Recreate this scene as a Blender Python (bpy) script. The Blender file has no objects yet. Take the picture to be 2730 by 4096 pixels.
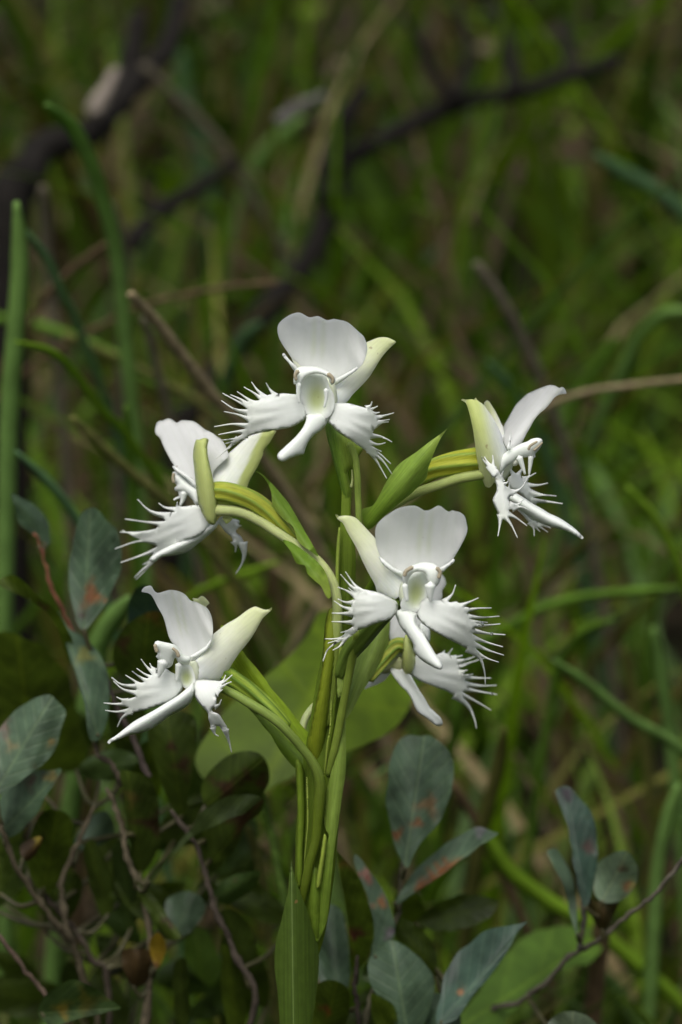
import bpy, math, random
import numpy as np
from mathutils import Vector
from mathutils.geometry import delaunay_2d_cdt

random.seed(7)
rng = np.random.default_rng(11)
scene = bpy.context.scene
COL = scene.collection

# ---------------------------------------------------------------- camera
PITCH = math.radians(8.0)
DIST = 105.0 / 36.0 * 0.4096           # frame height at the orchid = 0.4096 m
TARGET = Vector((0.0, 0.0, 0.40))
FWD = Vector((0, math.cos(PITCH), -math.sin(PITCH)))
UP = Vector((0, math.sin(PITCH), math.cos(PITCH)))
CAM = TARGET - FWD * DIST
cam_data = bpy.data.cameras.new('camera')
cam = bpy.data.objects.new('camera', cam_data)
COL.objects.link(cam)
cam.location = CAM
cam.rotation_euler = (math.radians(90) - PITCH, 0, 0)
cam_data.sensor_fit = 'VERTICAL'
cam_data.sensor_height = 36.0
cam_data.sensor_width = 24.0
cam_data.lens = 105.0
cam_data.clip_start = 0.02
cam_data.clip_end = 500.0
cam_data.dof.use_dof = True
cam_data.dof.focus_distance = DIST - 0.012
cam_data.dof.aperture_fstop = 5.0
cam_data.dof.aperture_blades = 7
scene.camera = cam

# ---------------------------------------------------------------- world, sun, exposure
SUN_EL, SUN_AZ = math.radians(56), math.radians(196)   # azimuth from +Y, clockwise
world = bpy.data.worlds.new('World')
scene.world = world
world.use_nodes = True
wn = world.node_tree
bg = wn.nodes['Background']
sky = wn.nodes.new('ShaderNodeTexSky')
sky.sky_type = 'NISHITA'
sky.sun_disc = False
sky.sun_elevation = SUN_EL
sky.sun_rotation = SUN_AZ
sky.air_density = 1.0
sky.dust_density = 4.0
sky.ozone_density = 1.0
hs = wn.nodes.new('ShaderNodeHueSaturation')
hs.inputs['Saturation'].default_value = 0.36          # high thin overcast: a paler sky
wn.links.new(sky.outputs[0], hs.inputs['Color'])
wn.links.new(hs.outputs[0], bg.inputs['Color'])
bg.inputs['Strength'].default_value = 0.10
sun_data = bpy.data.lights.new('sun', 'SUN')
sun_data.energy = 1.0
sun_data.angle = math.radians(35)
sun_data.color = (1.0, 0.97, 0.92)
sun = bpy.data.objects.new('sun', sun_data)
COL.objects.link(sun)
sdir = Vector((math.sin(SUN_AZ) * math.cos(SUN_EL), math.cos(SUN_AZ) * math.cos(SUN_EL), math.sin(SUN_EL)))
sun.rotation_euler = sdir.to_track_quat('Z', 'Y').to_euler()
sun.location = (0, 0, 5)
vs = scene.view_settings
vs.view_transform = 'Standard'
vs.look = 'None'
vs.exposure = 0.60
vs.gamma = 1.0
scene.render.engine = 'CYCLES'
scene.cycles.use_denoising = True
scene.cycles.max_bounces = 6
scene.cycles.diffuse_bounces = 3
scene.cycles.transmission_bounces = 6

# ---------------------------------------------------------------- helpers
CP, SP = math.cos(PITCH), math.sin(PITCH)

def PY(x, y, Y):
    """world point on the sight line of photo pixel (x, y) standing at world depth Y (metres behind the orchid stem)"""
    xn = (x - 1365.0) / 1e4 / DIST
    yn = (2048.0 - y) / 1e4 / DIST
    k = (Y - CAM.y) / (CP + yn * SP)
    return (CAM.x + k * xn, Y, CAM.z + k * (-SP + yn * CP))

def ground_z(x, y):
    if y < 0.4:
        z = 0.0
    elif y < 7.0:
        z = 0.50 * (y - 0.4) * min(1.0, (y - 0.4) / 0.5 + 0.35)
    else:
        z = 3.3 + 0.12 * (y - 7.0)
    return z + 0.012 * math.sin(7 * x + 3 * y) + 0.010 * math.sin(13 * y - 5 * x) + 0.02 * math.sin(1.7 * x + 0.5)

def mixc(a, b, f):
    f = max(0.0, min(1.0, f))
    return tuple(a[i] + (b[i] - a[i]) * f for i in range(3))

def sstep(a, b, t):
    t = max(0.0, min(1.0, (t - a) / (b - a)))
    return t * t * (3 - 2 * t)

class MB:
    def __init__(self):
        self.v, self.f, self.c, self.t = [], [], [], []

    def add(self, p, c, t=(0, 0, 0)):
        self.v.append(p); self.c.append(c); self.t.append(t)
        return len(self.v) - 1

    def build(self, name, mat, parent=None, smooth=True):
        me = bpy.data.meshes.new(name)
        me.from_pydata(self.v, [], self.f)
        at = me.attributes.new('col', 'FLOAT_COLOR', 'POINT')
        at.data.foreach_set('color', np.array([(c[0], c[1], c[2], 1.0) for c in self.c], dtype=np.float32).ravel())
        at = me.attributes.new('ts', 'FLOAT_VECTOR', 'POINT')
        at.data.foreach_set('vector', np.array(self.t, dtype=np.float32).ravel())
        if smooth:
            me.polygons.foreach_set('use_smooth', [True] * len(me.polygons))
        me.materials.append(mat)
        me.update()
        o = bpy.data.objects.new(name, me)
        COL.objects.link(o)
        if parent is not None:
            o.parent = parent
            o.matrix_parent_inverse = parent.matrix_world.inverted()
        return o

def nums(s):
    a = [float(q) for q in s.replace(',', ' ').split()]
    return [(a[i], a[i + 1]) for i in range(0, len(a), 2)]

def catmull_closed(pts, step):
    n = len(pts)
    out = []
    for i in range(n):
        p0, p1, p2, p3 = (np.array(pts[(i + k) % n]) for k in (-1, 0, 1, 2))
        m = max(1, int(math.hypot(*(p2 - p1)) / step + 0.5))
        for j in range(m):
            u = j / m
            out.append(tuple(0.5 * ((2 * p1) + (p2 - p0) * u + (2 * p0 - 5 * p1 + 4 * p2 - p3) * u * u
                                    + (3 * p1 - p0 - 3 * p2 + p3) * u ** 3)))
    return out

def catmull_open(pts, m):
    pts = [np.array(p, dtype=float) for p in pts]
    pts = [2 * pts[0] - pts[1]] + pts + [2 * pts[-1] - pts[-2]]
    out = []
    for i in range(1, len(pts) - 2):
        p0, p1, p2, p3 = pts[i - 1:i + 3]
        for j in range(m):
            u = j / m
            out.append(0.5 * ((2 * p1) + (p2 - p0) * u + (2 * p0 - 5 * p1 + 4 * p2 - p3) * u * u
                              + (3 * p1 - p0 - 3 * p2 + p3) * u ** 3))
    out.append(pts[-2])
    return out

def seg_dist(P, poly):
    a = np.array(poly); b = np.roll(a, -1, axis=0)
    ab = b - a
    l2 = (ab ** 2).sum(1) + 1e-9
    d = np.full(len(P), 1e9)
    for i in range(len(a)):
        t = np.clip(((P - a[i]) @ ab[i]) / l2[i], 0, 1)
        q = a[i] + t[:, None] * ab[i]
        d = np.minimum(d, np.hypot(*(P - q).T))
    return d

def inside(P, poly):
    a = np.array(poly); b = np.roll(a, -1, axis=0)
    r = np.zeros(len(P), bool)
    for (x1, y1), (x2, y2) in zip(a, b):
        c = ((y1 > P[:, 1]) != (y2 > P[:, 1]))
        if y1 != y2:
            r ^= c & (P[:, 0] < (x2 - x1) * (P[:, 1] - y1) / (y2 - y1) + x1)
    return r

class Sheet:
    """shape of a leaf or petal: depth Y (metres) as a smooth function over its outline"""
    def __init__(self, base, tip, Y3, cross=0.0, W=100.0, fold=0.0, ripple=0.0, seed=0, abs_fold=0.0, fan=0.0, slope=0.0):
        self.b = np.array(base, float); self.a = np.array(tip, float) - self.b
        self.slope, self.ym = slope, (base[1] + tip[1]) / 2
        self.L = math.hypot(*self.a); self.u = self.a / self.L; self.n = np.array((-self.u[1], self.u[0]))
        self.Y3, self.cross, self.W, self.rip, self.seed, self.fold, self.fan = Y3, cross, W, ripple, seed, abs_fold, fan

    def ts(self, x, y):
        d = np.array((x, y)) - self.b
        return float(d @ self.u) / self.L, float(d @ self.n) / self.W

    def Y(self, x, y):
        t, s = self.ts(x, y)
        t2 = max(-0.35, min(1.3, t)); s2 = max(-1.6, min(1.6, s))
        a, b, c = self.Y3
        l = a * (1 - t2) * (1 - 2 * t2) + b * 4 * t2 * (1 - t2) + c * t2 * (2 * t2 - 1)
        l += self.cross * s2 * s2 + self.fold * math.sqrt(s2 * s2 + 0.02)
        l += self.slope * (self.ym - y) * 1e-4
        if self.fan:
            ang = math.atan2(s * self.W, max(0.05, t + 0.25) * self.L)
            l += self.fan * (math.sin(26 * ang + self.seed) + 0.5 * math.sin(41 * ang)) * sstep(0.25, 0.8, t)
        if self.rip:
            l += self.rip * (math.sin(5.1 * t2 + 3.7 * s2 + self.seed) * 0.6
                             + math.sin(11 * t2 * abs(s2) + 9 * s2 + 2.3 * self.seed) * 0.5 * abs(s2))
        return l

def thread_outline(p, r0, r1):
    """tapering outline of a fringe thread round its centre line p"""
    n = len(p)
    L, R = [], []
    for k in range(n):
        u = k / (n - 1)
        d = p[min(k + 1, n - 1)] - p[max(k - 1, 0)]
        d = d / (math.hypot(*d) + 1e-9)
        nn = np.array((-d[1], d[0]))
        r = r1 * (1 - 0.45 * u) + (r0 - r1) * (1 - u) ** 3.0
        L.append(p[k] + nn * r); R.append(p[k] - nn * r)
    d = p[-1] - p[-2]
    tip = p[-1] + d / (math.hypot(*d) + 1e-9) * r1 * 0.7
    return [tuple(q) for q in L] + [tuple(tip)] + [tuple(q) for q in R[::-1]]

def organ(mb, outline, sh, thick, edge, res, col, colb=None, sheet=False, threads=()):
    """closed, softly rounded blade of tissue over an outline; thick in metres.
    threads: (centre line px, root radius px, tip radius px, forward curl m), grown out of the blade as one surface"""
    poly = catmull_closed(outline, res)
    polys = [poly] + [thread_outline(t[0], t[1], t[2]) for t in threads]
    arr = np.array(poly)
    x0, y0 = arr.min(0); x1, y1 = arr.max(0)
    g = res * 1.35
    pts = []
    j = 0
    yy = y0
    while yy < y1:
        xx = x0 + (g * 0.5 if j % 2 else 0)
        while xx < x1:
            pts.append((xx, yy)); xx += g
        yy += g * 0.87; j += 1
    P = np.array(pts)
    if len(P):
        P = P[inside(P, poly)]
    if len(P):
        dd = seg_dist(P, poly)
        for q in polys[1:]:
            dd = np.minimum(dd, seg_dist(P, q))
        P = P[dd > res * 0.55]
    allp, faces = [], []
    for q in polys:
        faces.append(list(range(len(allp), len(allp) + len(q))))
        allp += [Vector(v) for v in q]
    allp += [Vector(p) for p in P]
    for t in threads:
        allp += [Vector(v) for v in t[0][1::1]]
    V, E, F, *_ = delaunay_2d_cdt(allp, [], faces, 1, 1e-4)
    A = np.array([(v.x, v.y) for v in V])
    # outer boundary of the union
    cnt = {}
    for f in F:
        for a, b in zip(f, list(f[1:]) + [f[0]]):
            k = (min(a, b), max(a, b)); cnt[k] = cnt.get(k, 0) + 1
    be = [k for k, c in cnt.items() if c == 1]
    rimset = set(q for k in be for q in k)
    dist = np.full(len(A), 1e9)
    for a, b in be:
        pa, ab = A[a], A[b] - A[a]
        t = np.clip(((A - pa) @ ab) / (ab @ ab + 1e-12), 0, 1)
        dist = np.minimum(dist, np.hypot(*(A - (pa + t[:, None] * ab)).T))
    used = set(q for f in F for q in f)
    extra = np.zeros(len(A))
    for line, r0, r1, curl in threads:
        L = np.array(line)
        for i, p in enumerate(A):
            d = np.hypot(*(L - p).T)
            k = int(d.argmin())
            if d[k] < r0 * 1.4:
                u = k / (len(L) - 1)
                e = curl * u * u
                if abs(e) > abs(extra[i]):
                    extra[i] = e
    fi, bi = {}, {}
    for i in sorted(used):
        x, y = A[i]
        t, s = sh.ts(x, y)
        Y = sh.Y(x, y) - extra[i]
        q = min(1.0, dist[i] / edge)
        h = 0.0 if sheet else (thick * q if edge < 5.5 else thick * math.sqrt(max(0.0, 1 - (1 - q) ** 2)))
        c = col(t, s)
        fi[i] = mb.add(PY(x, y, Y - h), c, (t, s, dist[i]))
        if not sheet:
            bi[i] = fi[i] if (i in rimset and edge >= 5.5) else mb.add(PY(x, y, Y + h), (colb or col)(t, s), (t, s, dist[i]))
    for f in F:
        f = list(f)
        (ax, ay), (bx, by), (cx, cy) = A[f[0]], A[f[1]], A[f[2]]
        ccw = (bx - ax) * (cy - ay) - (by - ay) * (cx - ax)
        if abs(ccw) < 1e-6:
            continue
        if ccw > 0:
            f = f[::-1]
        mb.f.append([fi[q] for q in f])
        if not sheet:
            b = [bi[q] for q in f[::-1]]
            if not all(q in mb.f[-1] for q in b):
                mb.f.append(b)
    return mb

def frame_tube(mb, pts, radii, col, sides=8, ridges=0, ridge_amp=0.0, flat=1.0, cap=True, twist=0.0):
    """tube through world points"""
    pts = [Vector(p) for p in pts]
    n = len(pts)
    ref = Vector((0, 1, 0))
    rings = []
    for i in range(n):
        d = (pts[min(i + 1, n - 1)] - pts[max(i - 1, 0)]).normalized()
        a = d.cross(ref)
        if a.length < 1e-4:
            a = Vector((1, 0, 0))
        a.normalize(); b = a.cross(d).normalized()
        ring = []
        for k in range(sides):
            th = 2 * math.pi * k / sides
            tw = th + twist * i / n
            r = radii[i] * (1 + (ridge_amp * math.cos(ridges * tw) if ridges else 0))
            p = pts[i] + a * (math.cos(th) * r) + b * (math.sin(th) * r * flat)
            rc = math.cos(ridges * tw) if ridges else 0.0
            ring.append(mb.add(tuple(p), col(i / (n - 1), rc), (i / (n - 1), math.cos(th), 50)))
        rings.append(ring)
    for i in range(n - 1):
        for k in range(sides):
            k2 = (k + 1) % sides
            mb.f.append([rings[i][k], rings[i][k2], rings[i + 1][k2], rings[i + 1][k]])
    if cap:
        for i, s in ((0, -1), (n - 1, 1)):
            d = (pts[min(i + 1, n - 1)] - pts[max(i - 1, 0)]).normalized()
            c = mb.add(tuple(pts[i] + d * (s * radii[i] * 0.7)), col(i / (n - 1), 0), (i / (n - 1), 0, 50))
            for k in range(sides):
                k2 = (k + 1) % sides
                mb.f.append([rings[i][k2], rings[i][k], c] if s < 0 else [rings[i][k], rings[i][k2], c])

def tube_px(mb, path, Y, col, sides=10, m=6, **kw):
    """path of (px x, px y, px radius[, dY]) ; radius in 0.1 mm"""
    pts4 = []
    for p in path:
        dy = p[3] if len(p) > 3 else 0.0
        pts4.append((p[0], p[1], p[2], dy))
    sm = catmull_open(pts4, m)
    frame_tube(mb, [PY(q[0], q[1], Y + q[3]) for q in sm], [max(q[2], 0.5) * 1e-4 for q in sm], col, sides, **kw)

def empty(name, loc, label, category, group=None):
    o = bpy.data.objects.new(name, None)
    o.empty_display_size = 0.02
    COL.objects.link(o)
    o.location = loc
    o['label'] = label; o['category'] = category
    if group:
        o['group'] = group
    bpy.context.view_layer.update()
    return o

def tag(o, label, category, group=None):
    o['label'] = label; o['category'] = category
    if group:
        o['group'] = group
    return o

# ---------------------------------------------------------------- materials
def base_mat(name):
    m = bpy.data.materials.new(name)
    m.use_nodes = True
    nt = m.node_tree
    return m, nt, nt.nodes['Principled BSDF'], nt.nodes['Material Output']

def attr(nt, name):
    a = nt.nodes.new('ShaderNodeAttribute'); a.attribute_name = name
    return a

def math_node(nt, op, a=None, b=None, clamp=False):
    n = nt.nodes.new('ShaderNodeMath'); n.operation = op; n.use_clamp = clamp
    for i, v in enumerate((a, b)):
        if v is None:
            continue
        if isinstance(v, (int, float)):
            n.inputs[i].default_value = v
        else:
            nt.links.new(v, n.inputs[i])
    return n.outputs[0]

def mix_rgb(nt, fac, a, b, mode='MIX'):
    n = nt.nodes.new('ShaderNodeMix'); n.data_type = 'RGBA'; n.blend_type = mode
    for sock, v in ((n.inputs[0], fac), (n.inputs[6], a), (n.inputs[7], b)):
        if isinstance(v, (int, float)):
            sock.default_value = v
        elif isinstance(v, tuple):
            sock.default_value = (v[0], v[1], v[2], 1)
        else:
            nt.links.new(v, sock)
    return n.outputs[2]

def noise(nt, scale, detail=3, rough=0.55, vec=None):
    if vec is None:
        g = nt.nodes.new('ShaderNodeNewGeometry'); vec = g.outputs['Position']
    n = nt.nodes.new('ShaderNodeTexNoise')
    n.inputs['Scale'].default_value = scale
    n.inputs['Detail'].default_value = detail
    n.inputs['Roughness'].default_value = rough
    nt.links.new(vec, n.inputs['Vector'])
    return n.outputs[0]

def ramp(nt, fac, stops):
    r = nt.nodes.new('ShaderNodeValToRGB')
    e = r.color_ramp.elements
    while len(e) < len(stops):
        e.new(0.5)
    for i, (p, c) in enumerate(stops):
        e[i].position = p
        e[i].color = (c[0], c[1], c[2], 1) if isinstance(c, tuple) else (c, c, c, 1)
    nt.links.new(fac, r.inputs[0])
    return r.outputs[0]

def bump(nt, bsdf, height, strength, dist):
    b = nt.nodes.new('ShaderNodeBump')
    b.inputs['Strength'].default_value = strength
    b.inputs['Distance'].default_value = dist
    nt.links.new(height, b.inputs['Height'])
    nt.links.new(b.outputs[0], bsdf.inputs['Normal'])

def tissue(name, rough, sss, radius, noise_amt, vein=0.0, bump_s=0.0, spec=0.3, streak=0.0, midrib=0.0, specks=0.0):
    m, nt, p, out = base_mat(name)
    c = attr(nt, 'col').outputs['Color']
    n = noise(nt, 260, 4)
    k = ramp(nt, n, [(0.3, 1 - noise_amt), (0.7, 1.0)])
    c = mix_rgb(nt, 1.0, c, k, 'MULTIPLY')
    ts = attr(nt, 'ts').outputs['Vector']
    sep = nt.nodes.new('ShaderNodeSeparateXYZ'); nt.links.new(ts, sep.inputs[0])
    if streak:
        cv = nt.nodes.new('ShaderNodeCombineXYZ')
        nt.links.new(math_node(nt, 'MULTIPLY', sep.outputs[0], 3.0), cv.inputs[0])
        nt.links.new(math_node(nt, 'MULTIPLY', sep.outputs[1], 7.0), cv.inputs[1])
        sn = noise(nt, 1.6, 4, 0.6, cv.outputs[0])
        c = mix_rgb(nt, 1.0, c, ramp(nt, sn, [(0.3, 1 - streak), (0.7, 1 + 0.5 * streak)]), 'MULTIPLY')
    if midrib:
        mr = math_node(nt, 'SUBTRACT', 1.0, math_node(nt, 'MULTIPLY', math_node(nt, 'ABSOLUTE', sep.outputs[1]), 38.0), clamp=True)
        c = mix_rgb(nt, math_node(nt, 'MULTIPLY', mr, midrib), c, (0.22, 0.30, 0.10))
    if specks:
        k2 = ramp(nt, noise(nt, 300, 1, 0.4), [(0.765, 0.0), (0.80, specks)])
        c = mix_rgb(nt, k2, c, (0.20, 0.12, 0.04))
    if vein:
        w = math_node(nt, 'SINE', math_node(nt, 'ADD', math_node(nt, 'MULTIPLY', sep.outputs[1], 26.0), math_node(nt, 'MULTIPLY', noise(nt, 90, 2), 9.0)))
        w = math_node(nt, 'MULTIPLY', math_node(nt, 'ADD', w, 1.0), 0.5)
        w = math_node(nt, 'POWER', w, 3.0)
        c = mix_rgb(nt, math_node(nt, 'MULTIPLY', w, vein), c, mix_rgb(nt, 1.0, c, (0.62, 0.72, 0.5), 'MULTIPLY'))
        h = n
    else:
        h = n
    nt.links.new(c, p.inputs['Base Color'])
    p.inputs['Roughness'].default_value = rough
    p.inputs['Subsurface Weight'].default_value = sss
    p.inputs['Subsurface Radius'].default_value = radius
    p.inputs['Subsurface Scale'].default_value = 0.001
    p.inputs['Specular IOR Level'].default_value = spec
    if bump_s:
        bump(nt, p, h, bump_s, 0.0006)
    return m

M_PETAL = tissue('white_petal', 0.7, 0.8, (2.2, 2.3, 2.2), 0.035, vein=0.07, bump_s=0.07, specks=0.4)
M_LIP = tissue('white_lip', 0.62, 0.6, (1.6, 1.7, 1.6), 0.03, vein=0.05, bump_s=0.07, specks=0.4)
M_SEPAL = tissue('green_tinged_sepal', 0.5, 0.45, (1.2, 1.4, 0.7), 0.06, vein=0.05, bump_s=0.06, specks=0.5, streak=0.07)
M_GREEN = tissue('orchid_green', 0.5, 0.25, (0.6, 0.9, 0.2), 0.16, vein=0.12, bump_s=0.12, spec=0.16, streak=0.30)
M_STEMLEAF = tissue('stem_leaf_green', 0.45, 0.2, (0.6, 0.9, 0.2), 0.2, vein=0.15, bump_s=0.1, spec=0.2, streak=0.30, midrib=0.7, specks=0.7)
M_ANTHER = tissue('anther', 0.6, 0.2, (0.6, 0.5, 0.3), 0.15)

def leaf_mat(name, rough, spot_col, spot_lo, spot_hi, trans, vein_amt, vein_scale, spec=0.5, blot=0.25):
    """thin leaf sheet: pigment from 'col', pale veins, brown spots, light let through"""
    m, nt, p, out = base_mat(name)
    c = attr(nt, 'col').outputs['Color']
    n1 = noise(nt, 70, 4)
    c = mix_rgb(nt, 1.0, c, ramp(nt, n1, [(0.3, 1 - blot), (0.72, 1.0 + blot * 0.5)]), 'MULTIPLY')
    ts = attr(nt, 'ts').outputs['Vector']
    sep = nt.nodes.new('ShaderNodeSeparateXYZ'); nt.links.new(ts, sep.inputs[0])
    t, s = sep.outputs[0], sep.outputs[1]
    sa = math_node(nt, 'ABSOLUTE', s)
    ph = math_node(nt, 'SUBTRACT', math_node(nt, 'MULTIPLY', t, vein_scale), math_node(nt, 'MULTIPLY', sa, vein_scale * 0.32))
    w = math_node(nt, 'ABSOLUTE', math_node(nt, 'SINE', ph))
    side = math_node(nt, 'POWER', math_node(nt, 'SUBTRACT', 1.0, w), 5.0)
    mid = math_node(nt, 'SUBTRACT', 1.0, math_node(nt, 'MULTIPLY', sa, 14.0), clamp=True)
    vv = math_node(nt, 'MAXIMUM', math_node(nt, 'MULTIPLY', side, 0.55), mid)
    c = mix_rgb(nt, math_node(nt, 'MULTIPLY', vv, vein_amt), c, mix_rgb(nt, 1.0, c, (1.9, 1.7, 1.5), 'MULTIPLY'))
    n2 = noise(nt, 55, 2, 0.5)
    sp = ramp(nt, n2, [(spot_lo, 0.0), (spot_hi, 1.0)])
    c = mix_rgb(nt, sp, c, spot_col)
    nt.links.new(c, p.inputs['Base Color'])
    p.inputs['Roughness'].default_value = rough
    p.inputs['Specular IOR Level'].default_value = spec
    hh = math_node(nt, 'SUBTRACT', n1, math_node(nt, 'MULTIPLY', vv, 0.7))
    bump(nt, p, hh, 0.35, 0.0015)
    tr = nt.nodes.new('ShaderNodeBsdfTranslucent')
    nt.links.new(mix_rgb(nt, 1.0, c, (1.5, 1.6, 0.5), 'MULTIPLY'), tr.inputs['Color'])
    mx = nt.nodes.new('ShaderNodeMixShader'); mx.inputs[0].default_value = trans
    nt.links.new(p.outputs[0], mx.inputs[1]); nt.links.new(tr.outputs[0], mx.inputs[2])
    nt.links.new(mx.outputs[0], out.inputs['Surface'])
    return m

M_SHRUB = leaf_mat('shrub_leaf', 0.45, (0.085, 0.05, 0.025), 0.73, 0.84, 0.24, 0.7, 22.0, 0.34, 0.6)
M_BROAD = leaf_mat('broad_leaf', 0.5, (0.12, 0.12, 0.02), 0.80, 0.9, 0.45, 0.6, 11.0, 0.25, 0.3)
M_GRASS = leaf_mat('grass_leaf', 0.5, (0.20, 0.14, 0.06), 0.72, 0.85, 0.28, 0.2, 1.0, 0.15, 0.25)

def bark_mat():
    m, nt, p, out = base_mat('bark')
    c = attr(nt, 'col').outputs['Color']
    n = noise(nt, 180, 5)
    c = mix_rgb(nt, 1.0, c, ramp(nt, n, [(0.3, 0.5), (0.7, 1.25)]), 'MULTIPLY')
    nt.links.new(c, p.inputs['Base Color'])
    p.inputs['Specular IOR Level'].default_value = 0.15
    p.inputs['Roughness'].default_value = 0.85
    bump(nt, p, n, 0.6, 0.001)
    return m
M_BARK = bark_mat()

def soil_mat():
    m, nt, p, out = base_mat('leaf_litter_soil')
    n = noise(nt, 30, 6, 0.65)
    n2 = noise(nt, 6, 3)
    c = ramp(nt, n, [(0.3, (0.006, 0.005, 0.003)), (0.55, (0.018, 0.014, 0.009)), (0.75, (0.05, 0.038, 0.024))])
    c = mix_rgb(nt, ramp(nt, n2, [(0.4, 0.0), (0.7, 0.6)]), c, (0.018, 0.026, 0.008))
    nt.links.new(c, p.inputs['Base Color'])
    p.inputs['Specular IOR Level'].default_value = 0.1
    p.inputs['Roughness'].default_value = 0.95
    bump(nt, p, n, 0.8, 0.01)
    return m
M_SOIL = soil_mat()

# ---------------------------------------------------------------- ground (rising bank behind the orchid)
def build_ground():
    ys = list(np.arange(-4, 8.01, 0.2)) + list(np.linspace(9, 120, 30))
    ys = list(np.linspace(-120, -5, 25)) + ys
    xs = list(np.linspace(-120, -5, 22)) + list(np.arange(-4, 4.01, 0.2)) + list(np.linspace(5, 120, 22))
    mb = MB()
    for y in ys:
        for x in xs:
            mb.add((x, y, ground_z(x, y)), (0.05, 0.04, 0.025))
    w = len(xs)
    for j in range(len(ys) - 1):
        for i in range(w - 1):
            a = j * w + i
            mb.f.append([a, a + 1, a + w + 1, a + w])
    o = mb.build('ground', M_SOIL)
    o['kind'] = 'structure'
build_ground()

# ================================================================ ORCHID
# each close-up of the photograph used for measuring: origin and pixels per unit
ZM = {'A': (800, 1180, 900 / 1568), 'B': (1780, 1480, 620 / 1568), 'C': (440, 1620, 700 / 1568),
      'D': (400, 2300, 740 / 1568), 'E': (1260, 1960, 800 / 1568), 'S': (1040, 1840, 600 / 1568),
      'T': (1000, 2600, 600 / 1568), 'U': (1000, 3200, 600 / 1568), 'K': (1400, 1650, 550 / 1568),
      'L': (0, 1900, 1100 / 1568), 'M': (0, 2900, 1100 / 1568), 'R': (1200, 2800, 1530 / 1568),
      'F': (0, 0, 2730 / 1568), 'P': (0, 0, 1.0), 'Q': (1180, 1680, 300 / 1568)}

def zp(z, s):
    ox, oy, k = ZM[z]
    return [(ox + x * k, oy + y * k) for x, y in (nums(s) if isinstance(s, str) else s)]

WHITE = (0.80, 0.835, 0.775)
CREAM = (0.76, 0.78, 0.66)
PALE = (0.62, 0.67, 0.33)
YG = (0.47, 0.53, 0.17)
def c_white(t, s): return WHITE
def c_dorsal(t, s): return mixc(WHITE, (0.60, 0.68, 0.40), (0.55 * math.exp(-((abs(s + 0.02) - 0.10) / 0.07) ** 2) * sstep(0.2, 0.5, t) * (1 - 0.4 * t) + 0.10 * sstep(0.2, 0.9, t) * (0.5 + 0.5 * math.sin(9 * s + 5 * t))))
def c_lobe(t, s): return mixc(WHITE, (0.74, 0.78, 0.66), 0.5 * sstep(0.4, 1.1, t))
def c_lat(t, s): return mixc(mixc(WHITE, CREAM, sstep(0.05, 0.3, t)), PALE, sstep(0.25, 0.95, t) * 0.85)
def c_latback(t, s): return mixc(PALE, YG, sstep(-0.1, 0.6, t))
def c_yg(t, s): return mixc((0.50, 0.56, 0.20), (0.46, 0.52, 0.17), t)
def c_throat(t, s): return mixc((0.50, 0.56, 0.27), WHITE, sstep(0.15, 0.85, math.hypot(s * 0.9, (t - 0.45) * 1.7)))
def c_anther(t, s): return (0.44, 0.38, 0.26)
def c_const(c): return lambda t, s: c

class Flower:
    def __init__(self, z, Y, plant, label, core):
        """core: outline of the small receptacle the parts spring from (the part's own mesh)"""
        self.z, self.Y = z, Y
        mb = MB()
        o = zp(z, core)
        cx = sum(p[0] for p in o) / len(o); cy = sum(p[1] for p in o) / len(o)
        sh = Sheet((cx, cy + 40), (cx, cy - 40), (Y + 0.004, Y + 0.004, Y + 0.004), 0, 60)
        organ(mb, o, sh, 0.003, 25, 9, c_const((0.70, 0.74, 0.56)))
        self.root = mb.build('flower', M_PETAL, plant)
        self.root['label'] = label

    def add(self, name, outline, axis, d3, cross=0.0, W=100, thick=0.016, edge=4, col=c_white, colb=None,
            mat=None, fils=(), rip=0.0, res=8, fr=8.0, fold=0.0, seed=0, fil_d=0.0):
        """d3: depth in cm relative to the flower (base, middle, tip); fils: fringe threads"""
        k = ZM[self.z][2]
        b, t = zp(self.z, axis)
        sh = Sheet(b, t, tuple(self.Y + d * 0.01 for d in d3), cross * 0.01, W * k, ripple=rip * 0.01,
                   seed=seed, abs_fold=fold * 0.01, fan=0.022e-2 if col is c_lobe else 0.0)
        mb = MB()
        threads = []
        for i, fl in enumerate(fils):
            p = zp(self.z, fl)
            sm = [np.array(q) for q in catmull_open(p, max(3, int(12 / (len(p) - 1))))]
            rr = random.Random(i * 7 + len(fl))
            threads.append((sm, fr * (2.3 if len(p) > 3 else 1.8), 3.9, rr.uniform(-0.0035, 0.0045) + fil_d))
        organ(mb, zp(self.z, outline), sh, thick * 0.01, edge, res, col, colb, threads=threads)
        return mb.build(name, mat or M_PETAL, self.root)

    def tube(self, name, path, r, d, col, mat, sides=10, m=6, taper=(1, 1), **kw):
        mb = MB()
        p = zp(self.z, path)
        n = len(p)
        dd = d if isinstance(d, (list, tuple)) else [d] * n
        rr = r if isinstance(r, (list, tuple)) else [r * (taper[0] + (taper[1] - taper[0]) * i / (n - 1)) for i in range(n)]
        tube_px(mb, [(p[i][0], p[i][1], rr[i], dd[i] * 0.01) for i in range(n)], self.Y, col, sides, m, **kw)
        return mb.build(name, mat, self.root)

orchid = empty('orchid_plant', (-0.0185, 0.0, ground_z(-0.0185, 0)),
               'tall green-stemmed orchid bearing six white flowers with fringed lips', 'orchid')

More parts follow.
